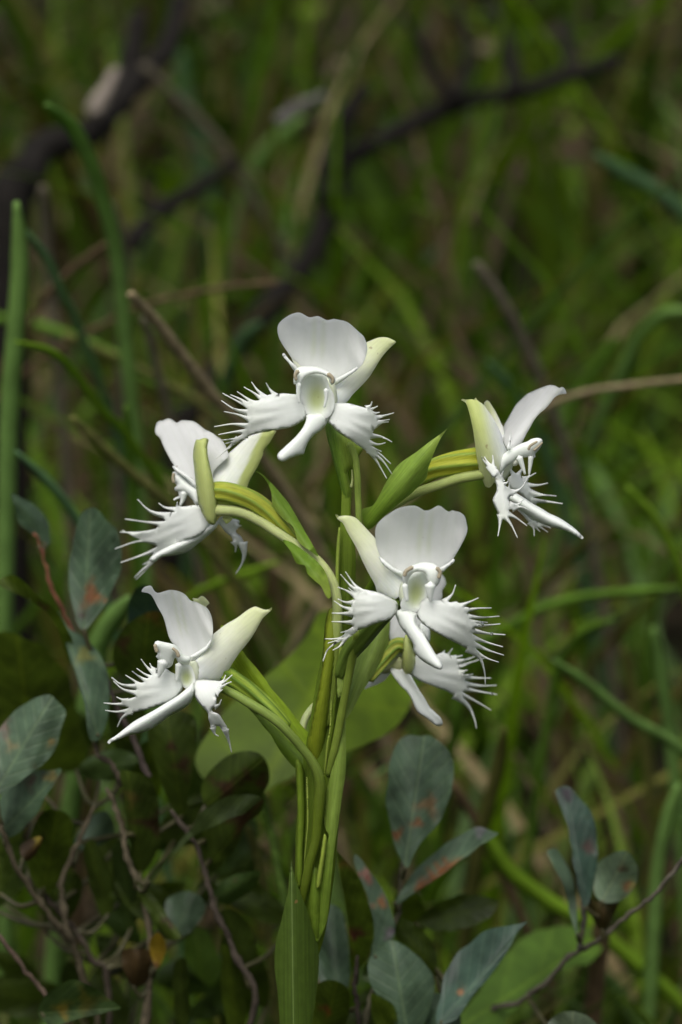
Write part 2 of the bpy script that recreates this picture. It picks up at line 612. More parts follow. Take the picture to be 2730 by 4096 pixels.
# ---- flower facing the viewer at the top of the spike
f = Flower('A', -0.012, orchid, 'topmost flower, facing out, with a broad flat white hood',
           '700,600 760,560 860,560 940,620 960,760 920,850 820,870 730,840 690,740')
f.add('dorsal_sepal', '715,500 650,450 610,395 570,335 548,285 541,240 548,205 568,180 600,155 640,133 685,122 715,130 745,148 770,156 800,150 825,147 850,158 885,175 910,172 930,166 965,172 1015,183 1050,203 1085,235 1115,262 1140,285 1155,315 1166,355 1166,400 1150,450 1130,490 1105,510 1050,540 950,585 900,600 800,610 730,560',
      '820,570 840,140', (0.5, 0.55, -0.1), cross=-0.45, W=310, col=c_dorsal, rip=0.13)
f.add('lateral_sepal', '935,640 1000,580 1090,480 1130,400 1150,340 1195,315 1240,298 1280,293 1310,297 1345,312 1367,328 1340,355 1310,385 1275,425 1245,470 1215,520 1175,580 1120,640 1070,690 1025,745 970,770 920,750',
      '950,720 1365,325', (0.6, 1.3, 1.0), cross=0.5, W=110, col=c_lat, colb=c_latback, mat=M_SEPAL, thick=0.05)
f.add('lateral_sepal', '720,640 690,560 650,470 620,380 610,300 640,250 700,250 760,330 800,450 800,580',
      '760,640 640,260', (0.8, 1.7, 2.0), cross=0.4, W=90, col=c_lat, colb=c_latback, mat=M_SEPAL, thick=0.05)
f.add('petal', '575,412 590,407 620,445 670,495 700,540 660,530 615,470 580,428', '690,530 578,412', (0.2, 0.0, 0.1), W=30, thick=0.08, edge=8, res=6)
f.add('petal', '945,585 1040,535 1095,500 1105,512 1060,550 960,622 935,610', '945,605 1102,505', (0.2, -0.1, 0.0), W=30, thick=0.08, edge=8, res=6)
f.add('throat', '690,600 740,560 820,545 880,570 905,640 935,700 935,780 900,850 820,865 755,845 722,780 700,700', '815,860 815,545',
      (-0.1, 0.1, -0.1), cross=-0.35, W=105, col=c_throat, thick=0.08, mat=M_LIP)
f.add('column', '655,565 663,525 700,500 760,496 830,503 890,530 935,562 946,600 922,628 905,612 895,582 860,556 810,548 760,560 725,590 706,645 690,645 680,622 655,622',
      '800,640 800,500', (-0.55, -0.6, -0.35), thick=0.15, edge=18, res=6, mat=M_LIP)
f.tube('anther', '672,592 666,560 684,530', 9, -0.9, c_anther, M_ANTHER, 8, 5, (0.7, 1.0))
f.tube('anther', '925,612 925,580 896,552', 9, -0.9, c_anther, M_ANTHER, 8, 5, (0.7, 1.0))
f.tube('stigma_arm', '690,620 686,690 694,750', 8, -0.75, c_white, M_LIP, 8, 5, (1.3, 0.55))
f.tube('stigma_arm', '880,660 882,720 868,780', 8, -0.75, c_white, M_LIP, 8, 5, (1.2, 0.55))
f.add('lip_side_lobe', '745,850 735,770 700,700 640,690 575,684 545,690 510,690 470,700 440,725 400,735 350,740 365,790 330,815 345,875 320,920 315,965 310,985 400,965 480,943 560,937 640,920 700,890',
      '730,790 330,860', (-0.2, -0.6, -0.2), cross=0.14, W=130, col=c_lobe, mat=M_LIP, thick=0.042, edge=7, rip=0.03, fils=(
      '530,705 490,660 463,615', '460,720 400,660 362,608', '450,740 380,685 310,643', '380,760 320,715 262,675', '345,770 280,725 215,695',
      '380,805 280,750 160,685', '340,820 240,795 152,737', '355,870 270,835 172,813', '345,915 230,900 103,918', '335,950 240,955 132,973',
      '330,975 250,1000 150,1013', '310,985 245,1015 180,1035', '270,1000 200,1065 117,1138'))
f.add('lip_side_lobe', '895,875 930,765 980,750 1040,755 1090,768 1150,785 1190,800 1215,830 1210,870 1235,885 1220,930 1205,960 1180,1005 1180,1035 1190,1070 1170,1085 1120,1060 1050,1010 1000,975 950,940 915,905',
      '920,820 1200,960', (-0.2, -0.6, -0.1), cross=0.14, W=130, col=c_lobe, mat=M_LIP, thick=0.042, edge=7, rip=0.03, fils=(
      '1160,790 1190,770 1200,745', '1180,805 1238,776', '1205,828 1252,818', '1210,858 1290,840 1352,822', '1210,888 1322,868', '1205,918 1270,890 1315,885',
      '1185,980 1270,990 1338,1023', '1170,1025 1240,1042 1292,1030', '1175,1055 1265,1090', '1170,1070 1250,1105 1330,1175', '1175,1078 1270,1150 1338,1245', '1175,1070 1240,1170 1302,1277'))
f.add('lip_middle_lobe', '745,835 740,870 728,905 700,950 650,1005 590,1060 545,1105 540,1130 555,1152 585,1160 640,1135 700,1115 725,1108 735,1075 760,1020 800,975 850,940 885,895 893,850 820,825',
      '820,850 560,1140', (-0.3, -1.0, -1.6), cross=0.25, W=80, mat=M_LIP, thick=0.16, edge=20)
# ovary sheath, spur of the topmost flower
f.z = 'Q'
f.add('ovary', '705,20 640,120 680,390 740,600 790,820 850,1040 900,1200 950,1400 985,1560 1010,1900 1150,1900 1190,1560 1180,1430 1110,1090 1200,1000 1330,780 1425,595 1300,500 1000,320 830,190',
      '1080,1500 880,100', (1.2, 0.9, 1.0), cross=0.5, W=260, col=lambda t, s: mixc((0.15, 0.27, 0.03), (0.27, 0.37, 0.05), sstep(-0.5, 0.6, s)), mat=M_GREEN, thick=0.25, edge=30)
f.tube('spur', '1150,500 1260,760 1290,1000 1310,1250 1322,1600 1335,1950 1345,2350', 13, [0.6, 0.55, 0.6, 0.7, 0.9, 1.0, 1.2], c_const((0.30, 0.40, 0.08)), M_GREEN, 12)
f.tube('spur_tip', '1195,1040 1205,1240 1180,1400', 5, 0.8, c_const((0.45, 0.50, 0.20)), M_GREEN, 8, 5, (0.5, 1.2))

# ---- flower in profile on the right-hand branch
f = Flower('B', 0.006, orchid, 'flower in profile with green-backed sepals held upright',
           '480,1000 560,900 660,840 700,880 680,1000 620,1100 540,1150 490,1120')
f.add('dorsal_sepal', '580,640 600,560 640,490 690,400 725,345 780,290 830,245 900,210 970,180 1040,155 1080,152 1120,160 1160,182 1185,170 1215,190 1232,240 1205,243 1160,250 1110,280 1080,320 1020,390 960,440 910,500 870,570 830,640 800,700 780,740 700,820 640,800 600,740',
      '680,800 1190,190', (0.2, 0.6, 0.2), cross=0.9, W=160, col=c_dorsal, rip=0.05)
f.add('lateral_sepal', '395,350 430,305 450,320 490,380 520,430 550,490 570,540 592,580 600,680 570,740 500,650 430,480', '590,760 430,310',
      (0.8, 1.1, 1.0), cross=0.3, W=80, col=c_lat, colb=c_latback, mat=M_SEPAL)
f.add('lateral_sepal', '165,305 180,292 210,300 270,295 295,300 313,278 330,305 390,350 430,400 480,470 530,560 570,640 600,750 640,850 620,930 580,990 500,1130 480,1165 450,1190 410,1175 390,1130 360,1070 335,950 320,850 300,700 285,600 260,480 235,390 210,330',
      '520,1080 280,300', (-0.3, -0.7, -0.1), cross=0.55, W=150, col=lambda t, s: mixc(mixc(PALE, YG, sstep(0.15, 0.8, t)), WHITE, sstep(0.0, 1.3, s * 1.1 + 0.35 - 0.5 * t)), colb=c_lat, mat=M_SEPAL, thick=0.05)
f.add('petal', '625,800 640,720 660,640 672,620 673,680 668,750 665,810', '645,810 672,625', (-0.5, -0.45, -0.3), W=24, thick=0.07, edge=7, res=6)
f.add('column', '620,830 680,790 770,745 840,720 870,700 920,688 960,690 988,710 980,760 950,810 915,850 920,880 895,895 870,880 840,880 780,890 740,890 700,940 650,960 600,1010 560,1060 520,1040 540,920',
      '560,980 960,720', (-0.2, -0.3, -0.4), thick=0.2, edge=30, mat=M_LIP)
f.tube('anther', '848,805 868,765 932,725', 7, [-0.75, -0.78, -0.78], c_anther, M_ANTHER, 8, 5, (0.8, 0.7))
f.tube('anther', '903,812 950,772 986,735', 6, -0.72, c_anther, M_ANTHER, 8, 5, (0.9, 0.6))
f.tube('stigma_arm', '755,885 785,970 812,1052', 9, -0.5, c_white, M_LIP, 8, 5, (1.5, 0.5))
f.tube('stigma_arm', '872,880 862,980 853,1060', 8, -0.4, c_white, M_LIP, 8, 5, (1.4, 0.45))
f.add('stigma', '680,930 690,965 715,972 745,950 742,900 700,890', '710,900 715,970', (-0.2, -0.2, -0.2), thick=0.15, edge=15, col=c_const(CREAM), mat=M_LIP, res=6)
f.add('lip_middle_lobe', '640,1290 680,1255 720,1245 770,1270 830,1310 890,1350 980,1400 1060,1450 1150,1490 1230,1540 1300,1590 1360,1645 1405,1695 1395,1710 1365,1700 1300,1665 1230,1630 1150,1605 1060,1585 980,1555 900,1520 830,1470 760,1420 700,1370',
      '670,1290 1395,1700', (0.1, 0.0, 0.0), cross=0.4, W=90, mat=M_LIP, thick=0.22, edge=26)
f.add('lip_side_lobe', '640,1090 700,1060 750,1050 780,1095 830,1080 850,1110 830,1150 860,1190 850,1230 880,1270 890,1310 930,1360 850,1330 760,1250 700,1220 650,1170', '650,1130 920,1280',
      (0.2, 0.6, 0.9), cross=0.14, W=90, col=c_lobe, mat=M_LIP, thick=0.042, edge=7, fils=(
      '700,1070 670,1010 680,970', '740,1070 775,1010 785,985', '790,1105 850,1080 920,1043', '815,1165 940,1165 1040,1145', '835,1220 980,1260 1127,1275', '860,1275 985,1270', '870,1320 1060,1335 1190,1352'))
f.add('lip_fringe', '735,1415 800,1440 850,1490 905,1540 885,1562 840,1530 790,1470', '740,1420 890,1550', (0.4, 0.5, 0.6), W=30, col=c_lobe, mat=M_LIP, thick=0.042, edge=7, res=6, fils=(
      '860,1535 900,1600 905,1678', '880,1545 930,1600 962,1633', '890,1540 970,1590 1042,1640', '940,1545 1030,1580 1070,1600'))
f.add('lip_side_lobe', '490,990 530,1000 570,1070 585,1130 640,1190 720,1210 760,1200 700,1255 660,1285 650,1320 690,1360 740,1380 710,1410 660,1410 635,1430 630,1465 590,1490 550,1470 525,1420 490,1350 483,1310 500,1270 520,1230 525,1185 515,1140 500,1080 470,1040',
      '540,1060 600,1480', (-1.15, -1.3, -1.4), cross=0.14, W=90, col=c_lobe, mat=M_LIP, thick=0.045, edge=7, fr=9, fils=(
      '510,1070 450,1020 420,985', '500,1010 430,930 370,820', '470,990 400,925 375,880', '480,1000 490,930 485,865', '570,1120 575,1070 592,1025', '580,1155 620,1145 640,1125',
      '640,1230 650,1180 655,1150', '670,1245 700,1235 780,1190 855,1065', '660,1365 740,1360 795,1312', '680,1400 770,1385 845,1415', '625,1450 720,1495 830,1575', '595,1470 670,1560 735,1695', '565,1460 555,1580 537,1680'))
f.z = 'K'
f.tube('ovary', '1530,520 1400,540 1200,575 1020,620 930,660 800,740 640,860', [44, 44, 44, 42, 40, 34, 24], [0.3, 0.3, 0.3, 0.35, 0.4, 0.5, 0.6],
       lambda a, r: mixc((0.46, 0.47, 0.035), (0.24, 0.35, 0.05), sstep(0.2, 0.95, r) * 0.85 + 0.15), M_GREEN, 48, 6, ridges=6, ridge_amp=0.10, twist=1.2)
f.tube('spur', '1560,700 1440,715 1250,750 1000,830 800,900 640,985 420,1120 250,1250', [20, 21, 21, 20, 19, 16, 15, 15], [0.1, 0.1, 0.1, 0.2, 0.3, 0.5, 0.7, 0.8],
       c_const((0.42, 0.49, 0.16)), M_GREEN, 14)

# ---- flower on the upper left, turned away
f = Flower('C', 0.014, orchid, 'flower turned away, showing green strap-like sepal backs',
           '780,760 860,720 930,760 960,900 940,1020 860,1000 800,900')
f.add('dorsal_sepal', '420,160 450,140 470,140 520,120 560,130 600,158 640,137 690,137 750,145 800,175 850,215 910,245 960,280 1000,310 1030,350 1055,410 1060,460 1000,520 940,580 920,650 900,740 800,760 740,690 660,620 600,570 560,520 520,450 480,370 460,320 440,285 410,260 405,220',
      '850,720 540,140', (0.4, 1.0, 2.2), cross=0.35, W=270, fold=-0.3, col=c_white, rip=0.07)
f.add('lateral_sepal', '915,600 980,540 1060,440 1150,360 1230,290 1300,260 1360,245 1420,240 1470,225 1492,232 1465,280 1430,340 1380,400 1370,450 1330,540 1290,610 1250,680 1220,760 1180,790 1110,790 1000,790 930,740',
      '1020,780 1440,250', (0.3, 0.9, 0.9), cross=0.25, W=160, mat=M_SEPAL, thick=0.05,
      col=lambda t, s: mixc(mixc(WHITE, CREAM, t), (0.52, 0.58, 0.21), sstep(0.0, 0.12, s - 0.46 + t)), colb=c_lat)
f.add('lateral_sepal', '775,308 800,310 850,295 885,310 875,370 880,450 900,550 930,680 950,790 965,900 965,1000 950,1060 920,1075 880,1055 850,1010 820,950 795,880 780,790 770,700 755,560 745,470 750,390 765,330',
      '910,1060 830,300', (-0.2, -0.5, 0.0), cross=0.5, W=95, col=c_yg, colb=c_lat, mat=M_SEPAL, thick=0.09, edge=14)
f.add('petal', '560,545 580,545 640,590 720,640 790,700 800,760 740,720 680,660 610,610 575,580', '790,730 565,548', (0.4, 0.5, 0.8), W=40, thick=0.07, edge=9, res=6)
f.add('column', '565,600 590,595 640,620 700,680 760,720 800,760 800,880 765,890 740,850 690,800 640,775 590,770 580,740 600,720 570,680 562,640', '800,820 570,620',
      (0.5, 0.8, 1.0), thick=0.28, edge=26, mat=M_LIP)
f.tube('anther', '573,690 566,655 572,615', 6, 0.75, c_anther, M_ANTHER, 8, 4)
f.tube('stigma_arm', '665,785 655,845 632,900', 9, 0.7, c_white, M_LIP, 8, 5, (1.8, 0.5))
f.tube('stigma_arm', '625,775 632,820 600,835 575,850', 5, 0.9, c_white, M_LIP, 8, 5, (1.2, 0.8))
f.add('lip_side_lobe', '600,905 640,910 700,905 760,895 820,900 880,990 900,1060 830,1150 760,1190 680,1210 600,1240 520,1290 440,1310 420,1300 420,1240 380,1190 370,1150 420,1100 430,1080 490,1050 500,1000 560,960 600,960',
      '860,1010 430,1180', (0.4, 0.5, 1.4), cross=0.14, W=190, col=c_lobe, mat=M_LIP, thick=0.042, edge=7, rip=0.03, fils=(
      '610,940 605,900 605,872', '615,940 500,920 440,882', '540,1000 400,970 320,920 252,848', '510,1070 330,1050 140,1022', '420,1140 250,1145 95,1138', '400,1195 270,1195 115,1125', '430,1230 260,1220 50,1288', '450,1290 280,1350 100,1412', '600,1225 500,1285 430,1345 330,1470 238,1562', '440,1330 350,1430 280,1490 225,1545', '470,1320 390,1380 300,1430'))
f.add('lip_middle_lobe', '840,1090 900,1070 965,1040 960,1090 880,1170 780,1250 680,1320 560,1350 460,1365 400,1410 355,1395 370,1360 440,1310 560,1250 700,1200 800,1150',
      '900,1090 370,1390', (0.5, 0.7, 1.0), cross=0.3, W=60, mat=M_LIP, thick=0.16, edge=20)
f.add('lip_side_lobe', '965,1040 1000,1000 1060,1010 1160,1035 1150,1080 1130,1140 1170,1170 1200,1230 1215,1300 1190,1290 1150,1250 1130,1260 1110,1240 1090,1180 1040,1140 1000,1090',
      '1000,1040 1190,1270', (0.6, 0.9, 1.3), cross=0.2, W=70, mat=M_LIP, thick=0.045, edge=7, fr=9, fils=('1190,1230 1205,1340 1180,1430 1130,1510', '1115,1220 1130,1270 1125,1315', '1150,1070 1140,1100 1130,1115'))
f.add('lip_tip', '1010,1005 1050,1000 1100,1010 1080,1045 1045,1065 1025,1040', '1050,1000 1045,1060', (0.2, 0.1, 0.1), W=40, col=c_yg, mat=M_SEPAL, thick=0.08, res=6)
f.tube('ovary', '900,800 960,775 1100,790 1280,855 1430,960 1560,1090 1660,1190', [34, 38, 40, 38, 33, 24, 15], [0.0, 0.0, -0.1, -0.2, -0.3, -0.4, -0.4],
       lambda a, r: mixc((0.45, 0.47, 0.05), (0.27, 0.38, 0.06), sstep(0.2, 0.95, r) * 0.85 + 0.15), M_GREEN, 48, 6, ridges=6, ridge_amp=0.10, twist=1.0)
f.z = 'P'
f.tube('spur', '860,2040 960,2048 1040,2085 1128,2142 1212,2196 1277,2246 1323,2307 1346,2376 1351,2450 1346,2550 1336,2650 1322,2800 1308,2900',
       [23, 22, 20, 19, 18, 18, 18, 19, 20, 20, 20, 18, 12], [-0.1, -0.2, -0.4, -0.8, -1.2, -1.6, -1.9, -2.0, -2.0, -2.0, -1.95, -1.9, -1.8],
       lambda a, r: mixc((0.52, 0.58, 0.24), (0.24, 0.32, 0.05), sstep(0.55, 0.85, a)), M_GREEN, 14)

# ---- flower on the lower left
f = Flower('D', -0.012, orchid, 'lower flower turned aside with a long pointed lip tongue',
           '690,780 760,720 840,740 860,860 820,950 740,970 680,900')
f.add('dorsal_sepal', '352,140 375,105 405,93 435,92 460,130 490,152 540,140 590,127 640,130 690,145 730,170 770,215 820,230 870,255 910,280 940,330 955,390 960,470 950,550 920,610 870,660 790,720 720,710 660,620 610,570 580,510 560,430 535,350 490,270 455,200 430,165 395,150',
      '760,690 640,130', (0.3, 0.4, 0.0), cross=-0.35, W=230, col=c_dorsal, rip=0.14)
f.add('lateral_sepal', '785,195 830,200 860,178 890,190 930,240 905,262 900,330 860,400 820,320 800,235', '860,420 880,190', (1.2, 1.3, 0.9), W=80, col=c_const((0.70, 0.74, 0.45)), mat=M_SEPAL, thick=0.05, rip=0.08)
f.add('lateral_sepal', '940,560 955,510 1000,470 1080,410 1160,365 1240,305 1290,275 1325,268 1370,285 1410,295 1440,285 1458,272 1458,292 1420,330 1380,370 1340,440 1300,510 1250,580 1200,640 1170,680 1130,740 1100,790 1060,850 1020,900 960,900 880,890 820,900 790,820 760,740 850,670',
      '800,860 1430,290', (0.2, 0.5, 0.7), cross=0.55, W=200, col=c_lat, colb=c_latback, mat=M_SEPAL, thick=0.06)
f.add('petal', '760,690 830,650 900,600 945,540 940,590 890,655 800,712', '775,700 945,545', (0.0, -0.15, -0.1), W=35, thick=0.07, edge=9, res=6)
f.add('throat', '680,760 760,760 800,830 810,930 740,970 680,910 665,830', '740,960 730,760', (0.0, 0.15, 0.0), cross=-0.2, W=75, col=c_throat, mat=M_LIP, thick=0.08)
f.add('column', '460,600 470,565 490,557 550,570 600,580 650,600 690,650 720,680 770,700 750,760 670,748 640,700 610,770 560,790 520,740 475,690 490,670 480,640',
      '720,700 480,580', (-0.2, -0.5, -0.8), thick=0.24, edge=26, mat=M_LIP)
f.tube('anther', '468,592 474,620 484,650', 7, -1.0, c_anther, M_ANTHER, 8, 4)
f.tube('anther', '618,622 650,648 668,690', 8, -0.85, c_anther, M_ANTHER, 8, 4, (0.7, 1))
f.tube('stigma_arm', '535,735 515,810 500,866', 14, -0.7, c_white, M_LIP, 8, 5, (1.6, 0.3))
f.tube('stigma_arm', '668,760 660,830 650,895', 9, -0.4, c_white, M_LIP, 8, 5, (1.5, 0.6))
f.add('lip_side_lobe', '700,950 690,990 600,1075 500,1105 380,1145 270,1165 230,1150 265,1120 190,1090 190,1060 260,1045 310,1025 300,985 320,955 310,925 380,905 385,880 440,860 430,810 440,800 480,830 540,800 560,790 600,820 640,840 670,880 700,920',
      '690,940 270,1010', (-0.1, -0.2, 0.3), cross=0.14, W=150, col=c_lobe, mat=M_LIP, thick=0.042, edge=7, rip=0.03, fils=(
      '470,840 400,780 352,715', '475,815 440,780 425,750', '460,875 390,845 315,793', '410,905 340,865 275,817', '345,940 290,895 220,850', '345,945 190,930 103,870', '330,1005 200,970 117,900', '235,1070 185,1055 145,1035', '250,1095 140,1095 38,1085', '280,1145 150,1160 50,1148', '265,1160 190,1210 150,1285'))
f.add('lip_side_lobe', '800,900 870,885 940,890 1010,905 1000,950 1020,980 990,1040 985,1100 950,1140 960,1160 1010,1180 1050,1240 1080,1290 1085,1340 1050,1330 1010,1280 985,1280 975,1310 945,1310 935,1260 920,1220 915,1170 870,1120 820,1060 800,1000',
      '840,940 1040,1300', (-0.3, -0.6, 0.1), cross=0.14, W=110, col=c_lobe, mat=M_LIP, thick=0.045, edge=7, fils=(
      '985,925 1040,900 1067,850', '985,940 1060,900 1122,848', '985,980 1060,930 1115,905', '985,1010 1040,972', '970,1115 1010,1100 1030,1058', '960,1290 975,1345 1005,1365', '1065,1310 1095,1410 1118,1500'))
f.add('lip_middle_lobe', '785,915 803,960 803,1000 770,1080 690,1145 600,1190 520,1250 430,1310 340,1340 250,1360 160,1395 100,1415 80,1433 63,1420 80,1395 130,1365 200,1310 290,1240 380,1190 470,1140 560,1085 650,1030 720,975',
      '770,970 70,1425', (-0.4, -0.9, -1.0), cross=0.35, W=85, mat=M_LIP, thick=0.22, edge=26)
f.tube('ovary', '960,760 1080,850 1220,940 1350,1040 1480,1150 1600,1270', [30, 34, 33, 29, 22, 14], [1.0, 0.9, 0.8, 0.6, 0.3, 0.1],
       lambda a, r: mixc((0.26, 0.36, 0.04), (0.11, 0.19, 0.02), sstep(-0.3, 0.8, r)), M_GREEN, 48, 6, ridges=6, ridge_amp=0.12, twist=1.0)
f.z = 'T'
f.tube('spur', '-330,380 -150,470 0,560 150,650 300,760 420,880 540,1020 640,1150 715,1300 735,1450 720,1650 705,1800 690,1990 630,2220 580,2450 550,2640',
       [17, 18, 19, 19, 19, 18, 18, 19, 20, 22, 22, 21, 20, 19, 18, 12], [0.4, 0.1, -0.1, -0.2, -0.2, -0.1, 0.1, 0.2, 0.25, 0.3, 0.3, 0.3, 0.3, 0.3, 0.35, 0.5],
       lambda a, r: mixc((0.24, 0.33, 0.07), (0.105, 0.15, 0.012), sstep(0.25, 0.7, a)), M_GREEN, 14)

# ---- flower behind, lower right, seen from the back
f = Flower('E', 0.022, orchid, 'flower half hidden behind another, seen from behind',
           '600,1350 660,1230 740,1200 780,1300 760,1420 680,1450 620,1420')
f.add('dorsal_sepal', '590,1170 590,1060 600,960 700,800 880,700 980,665 1000,663 1020,690 1030,740 1000,790 1000,840 960,900 880,1000 800,1100 720,1170 650,1190', '660,1190 980,690',
      (0.2, 0.9, 1.6), cross=0.3, W=180, col=c_white, rip=0.06)
f.add('column', '830,1050 870,1060 900,1090 905,1150 900,1190 880,1180 850,1150 820,1120', '830,1130 895,1100', (0.5, 0.6, 0.7), thick=0.2, edge=16, mat=M_LIP, res=6)
f.add('lateral_sepal', '690,1200 715,1130 740,1165 770,1260 790,1330 775,1400 745,1445 705,1440 685,1390 683,1300', '730,1440 715,1140', (-0.3, -0.5, -0.2), cross=0.4, W=55, col=c_yg, colb=c_lat, mat=M_SEPAL, thick=0.09, edge=14)
f.add('lip_side_lobe', '745,1440 750,1390 780,1330 800,1290 870,1300 960,1290 1010,1270 1040,1290 1070,1300 1110,1295 1110,1340 1100,1390 1140,1420 1180,1420 1150,1475 1190,1530 1130,1560 1140,1600 1110,1620 1040,1580 960,1550 880,1520 810,1490',
      '770,1400 1150,1480', (0.1, 0.2, 0.7), cross=0.14, W=150, col=c_lobe, mat=M_LIP, thick=0.042, edge=7, rip=0.03, fils=(
      '985,1300 1018,1260', '1030,1310 1078,1245', '1070,1320 1157,1298', '1095,1350 1190,1330 1257,1305', '1090,1395 1200,1360 1327,1318', '1120,1425 1197,1413', '1130,1465 1240,1445', '1150,1470 1280,1475 1382,1475',
      '1165,1520 1300,1535 1423,1532', '1150,1555 1290,1580 1427,1603', '1110,1580 1250,1650 1380,1725', '1095,1605 1200,1690 1250,1790 1268,1868'))
f.add('lip_side_lobe', '390,1560 440,1480 490,1420 550,1390 600,1410 560,1480 500,1520 430,1545', '590,1410 400,1555', (0.2, 0.5, 1.0), W=50, mat=M_LIP, thick=0.06)
f.add('lip_middle_lobe', '590,1410 650,1390 740,1440 780,1500 820,1570 860,1630 900,1700 950,1750 990,1790 1003,1830 990,1850 950,1845 880,1790 820,1750 790,1710 760,1640 720,1580 660,1520',
      '660,1420 985,1835', (0.0, -0.1, 0.1), W=70, fold=-0.35, mat=M_LIP, thick=0.08, edge=14)
f.tube('ovary', '730,1230 650,1215 590,1270 520,1360 430,1480', [28, 28, 28, 26, 20], [0.0, -0.1, -0.2, -0.4, -0.8],
       lambda a, r: mixc((0.46, 0.50, 0.08), (0.22, 0.34, 0.05), sstep(-0.2, 0.8, r)), M_GREEN, 48, 6, ridges=6, ridge_amp=0.12, twist=0.8)
f.add('spur_base', '560,1380 640,1300 700,1330 690,1420 620,1420 540,1440 500,1420', '680,1370 510,1420', (0.0, 0.1, 0.2), W=50, col=c_const((0.55, 0.58, 0.30)), mat=M_SEPAL, thick=0.2, edge=20)
f.z = 'T'
f.tube('spur', '1330,170 1150,350 980,500 850,520 700,570 600,680 553,800 550,900 590,1050 660,1250', [15, 15, 15, 15, 15, 15, 15, 16, 16, 14], [0.0, -0.4, -0.7, -0.9, -1.0, -1.2, -1.4, -1.5, -1.6, -1.7],
       c_const((0.46, 0.53, 0.24)), M_GREEN, 14)

# ---- large flower facing the viewer in front of the stem
f = Flower('E', -0.034, orchid, 'large flower facing out in front of the stem, sepal slanting up beside it',
           '680,720 760,660 860,650 900,740 880,860 800,950 700,930 660,830')
f.add('dorsal_sepal', '670,660 620,620 560,580 510,510 485,440 475,370 475,310 495,260 540,215 590,180 650,145 710,128 780,123 820,137 860,160 905,155 940,135 970,122 1000,135 1030,160 1055,170 1075,160 1100,165 1140,175 1175,205 1190,260 1197,315 1180,370 1150,430 1110,500 1070,560 1020,600 980,640 850,700 740,700',
      '840,680 890,140', (0.5, 0.6, 0.0), cross=-0.5, W=360, col=c_dorsal, rip=0.14)
f.add('lateral_sepal', '160,195 175,192 190,205 240,200 290,205 330,225 375,270 430,330 480,390 520,500 580,590 700,660 710,720 690,800 620,860 540,820 490,800 470,740 420,650 370,550 330,460 290,390 250,320 220,260 185,235',
      '670,780 170,200', (0.5, 1.1, 1.2), cross=0.5, W=150, col=c_lat, colb=c_latback, mat=M_SEPAL, thick=0.06)
f.add('petal', '970,620 1050,570 1085,538 1097,545 1090,570 1040,610 1000,650 975,645', '985,635 1092,545', (0.0, -0.2, -0.2), W=30, thick=0.08, edge=9, res=6)
f.add('petal', '500,515 560,560 620,608 690,645 680,680 600,640 530,580', '690,660 502,520', (0.2, 0.0, 0.2), W=35, thick=0.08, edge=9, res=6)
f.add('throat', '720,710 780,650 850,640 885,700 880,820 870,900 800,955 700,945 670,900 690,850 720,810', '770,950 820,640', (-0.1, 0.1, -0.1), cross=-0.35, W=100, col=c_throat, mat=M_LIP, thick=0.08)
f.add('column', '688,670 712,622 780,585 850,566 920,573 970,603 992,660 977,730 935,762 885,722 862,655 790,642 748,680 725,730 705,785 690,725',
      '840,720 850,570', (-0.55, -0.6, -0.4), thick=0.15, edge=18, res=6, mat=M_LIP)
f.tube('anther', '703,672 718,635 766,606', 8, -0.92, c_anther, M_ANTHER, 8, 5)
f.tube('anther', '958,612 982,645 972,688', 8, -0.92, c_anther, M_ANTHER, 8, 5)
f.tube('stigma_arm', '706,745 714,815 722,866', 9, -0.75, c_white, M_LIP, 8, 5, (1.3, 0.8))
f.tube('stigma_arm', '905,745 905,820 910,872', 9, -0.75, c_white, M_LIP, 8, 5, (2.4, 0.5))
f.add('lip_side_lobe', '650,930 610,1000 540,1030 470,1050 400,1080 330,1100 290,1100 300,1080 290,1030 300,990 275,960 290,920 280,890 320,850 310,820 340,800 350,775 420,785 490,800 540,820 600,850 645,880',
      '630,910 300,940', (-0.2, -0.6, -0.1), cross=0.14, W=130, col=c_lobe, mat=M_LIP, thick=0.042, edge=7, rip=0.03, fils=(
      '365,800 300,730 242,643', '350,810 270,740 203,663', '330,840 250,790 182,762', '330,830 265,768', '305,885 240,880 182,855', '305,945 220,915 152,870', '295,972 200,968 137,965', '310,1040 220,1035 135,1032',
      '330,1085 260,1105 205,1118', '310,1095 200,1160 82,1168', '295,1105 200,1170 105,1200', '270,1120 240,1150 110,1240 65,1340', '260,1130 200,1220 143,1255'))
f.add('lip_side_lobe', '800,985 820,900 855,850 900,845 960,860 1030,865 1060,880 1115,875 1150,910 1210,925 1190,970 1200,990 1220,1050 1230,1090 1240,1130 1260,1180 1255,1210 1270,1260 1240,1270 1190,1245 1130,1210 1050,1170 970,1125 880,1075 830,1030',
      '840,910 1230,1110', (-0.2, -0.6, 0.0), cross=0.14, W=170, col=c_lobe, mat=M_LIP, thick=0.042, edge=7, rip=0.03, fils=(
      '1010,880 1075,820 1105,745', '1120,915 1210,880 1282,847', '1160,955 1260,930 1383,925', '1170,985 1300,1000 1445,990', '1195,1030 1290,1035 1352,1038', '1200,1060 1340,1060 1452,1050', '1210,1095 1360,1125 1493,1135',
      '1220,1150 1350,1195 1473,1230', '1235,1205 1370,1260 1480,1295', '1230,1250 1340,1315 1440,1350', '1195,1240 1290,1310 1330,1420 1337,1520'))
f.add('lip_middle_lobe', '640,945 630,970 640,1000 670,1070 730,1150 770,1210 775,1260 800,1300 850,1345 920,1385 960,1405 995,1405 1003,1380 990,1340 950,1290 920,1240 890,1190 850,1120 800,1060 790,1010 800,970 720,940',
      '720,980 980,1390', (-0.3, -1.0, -1.6), cross=0.25, W=85, mat=M_LIP, thick=0.18, edge=22)
f.z = 'P'
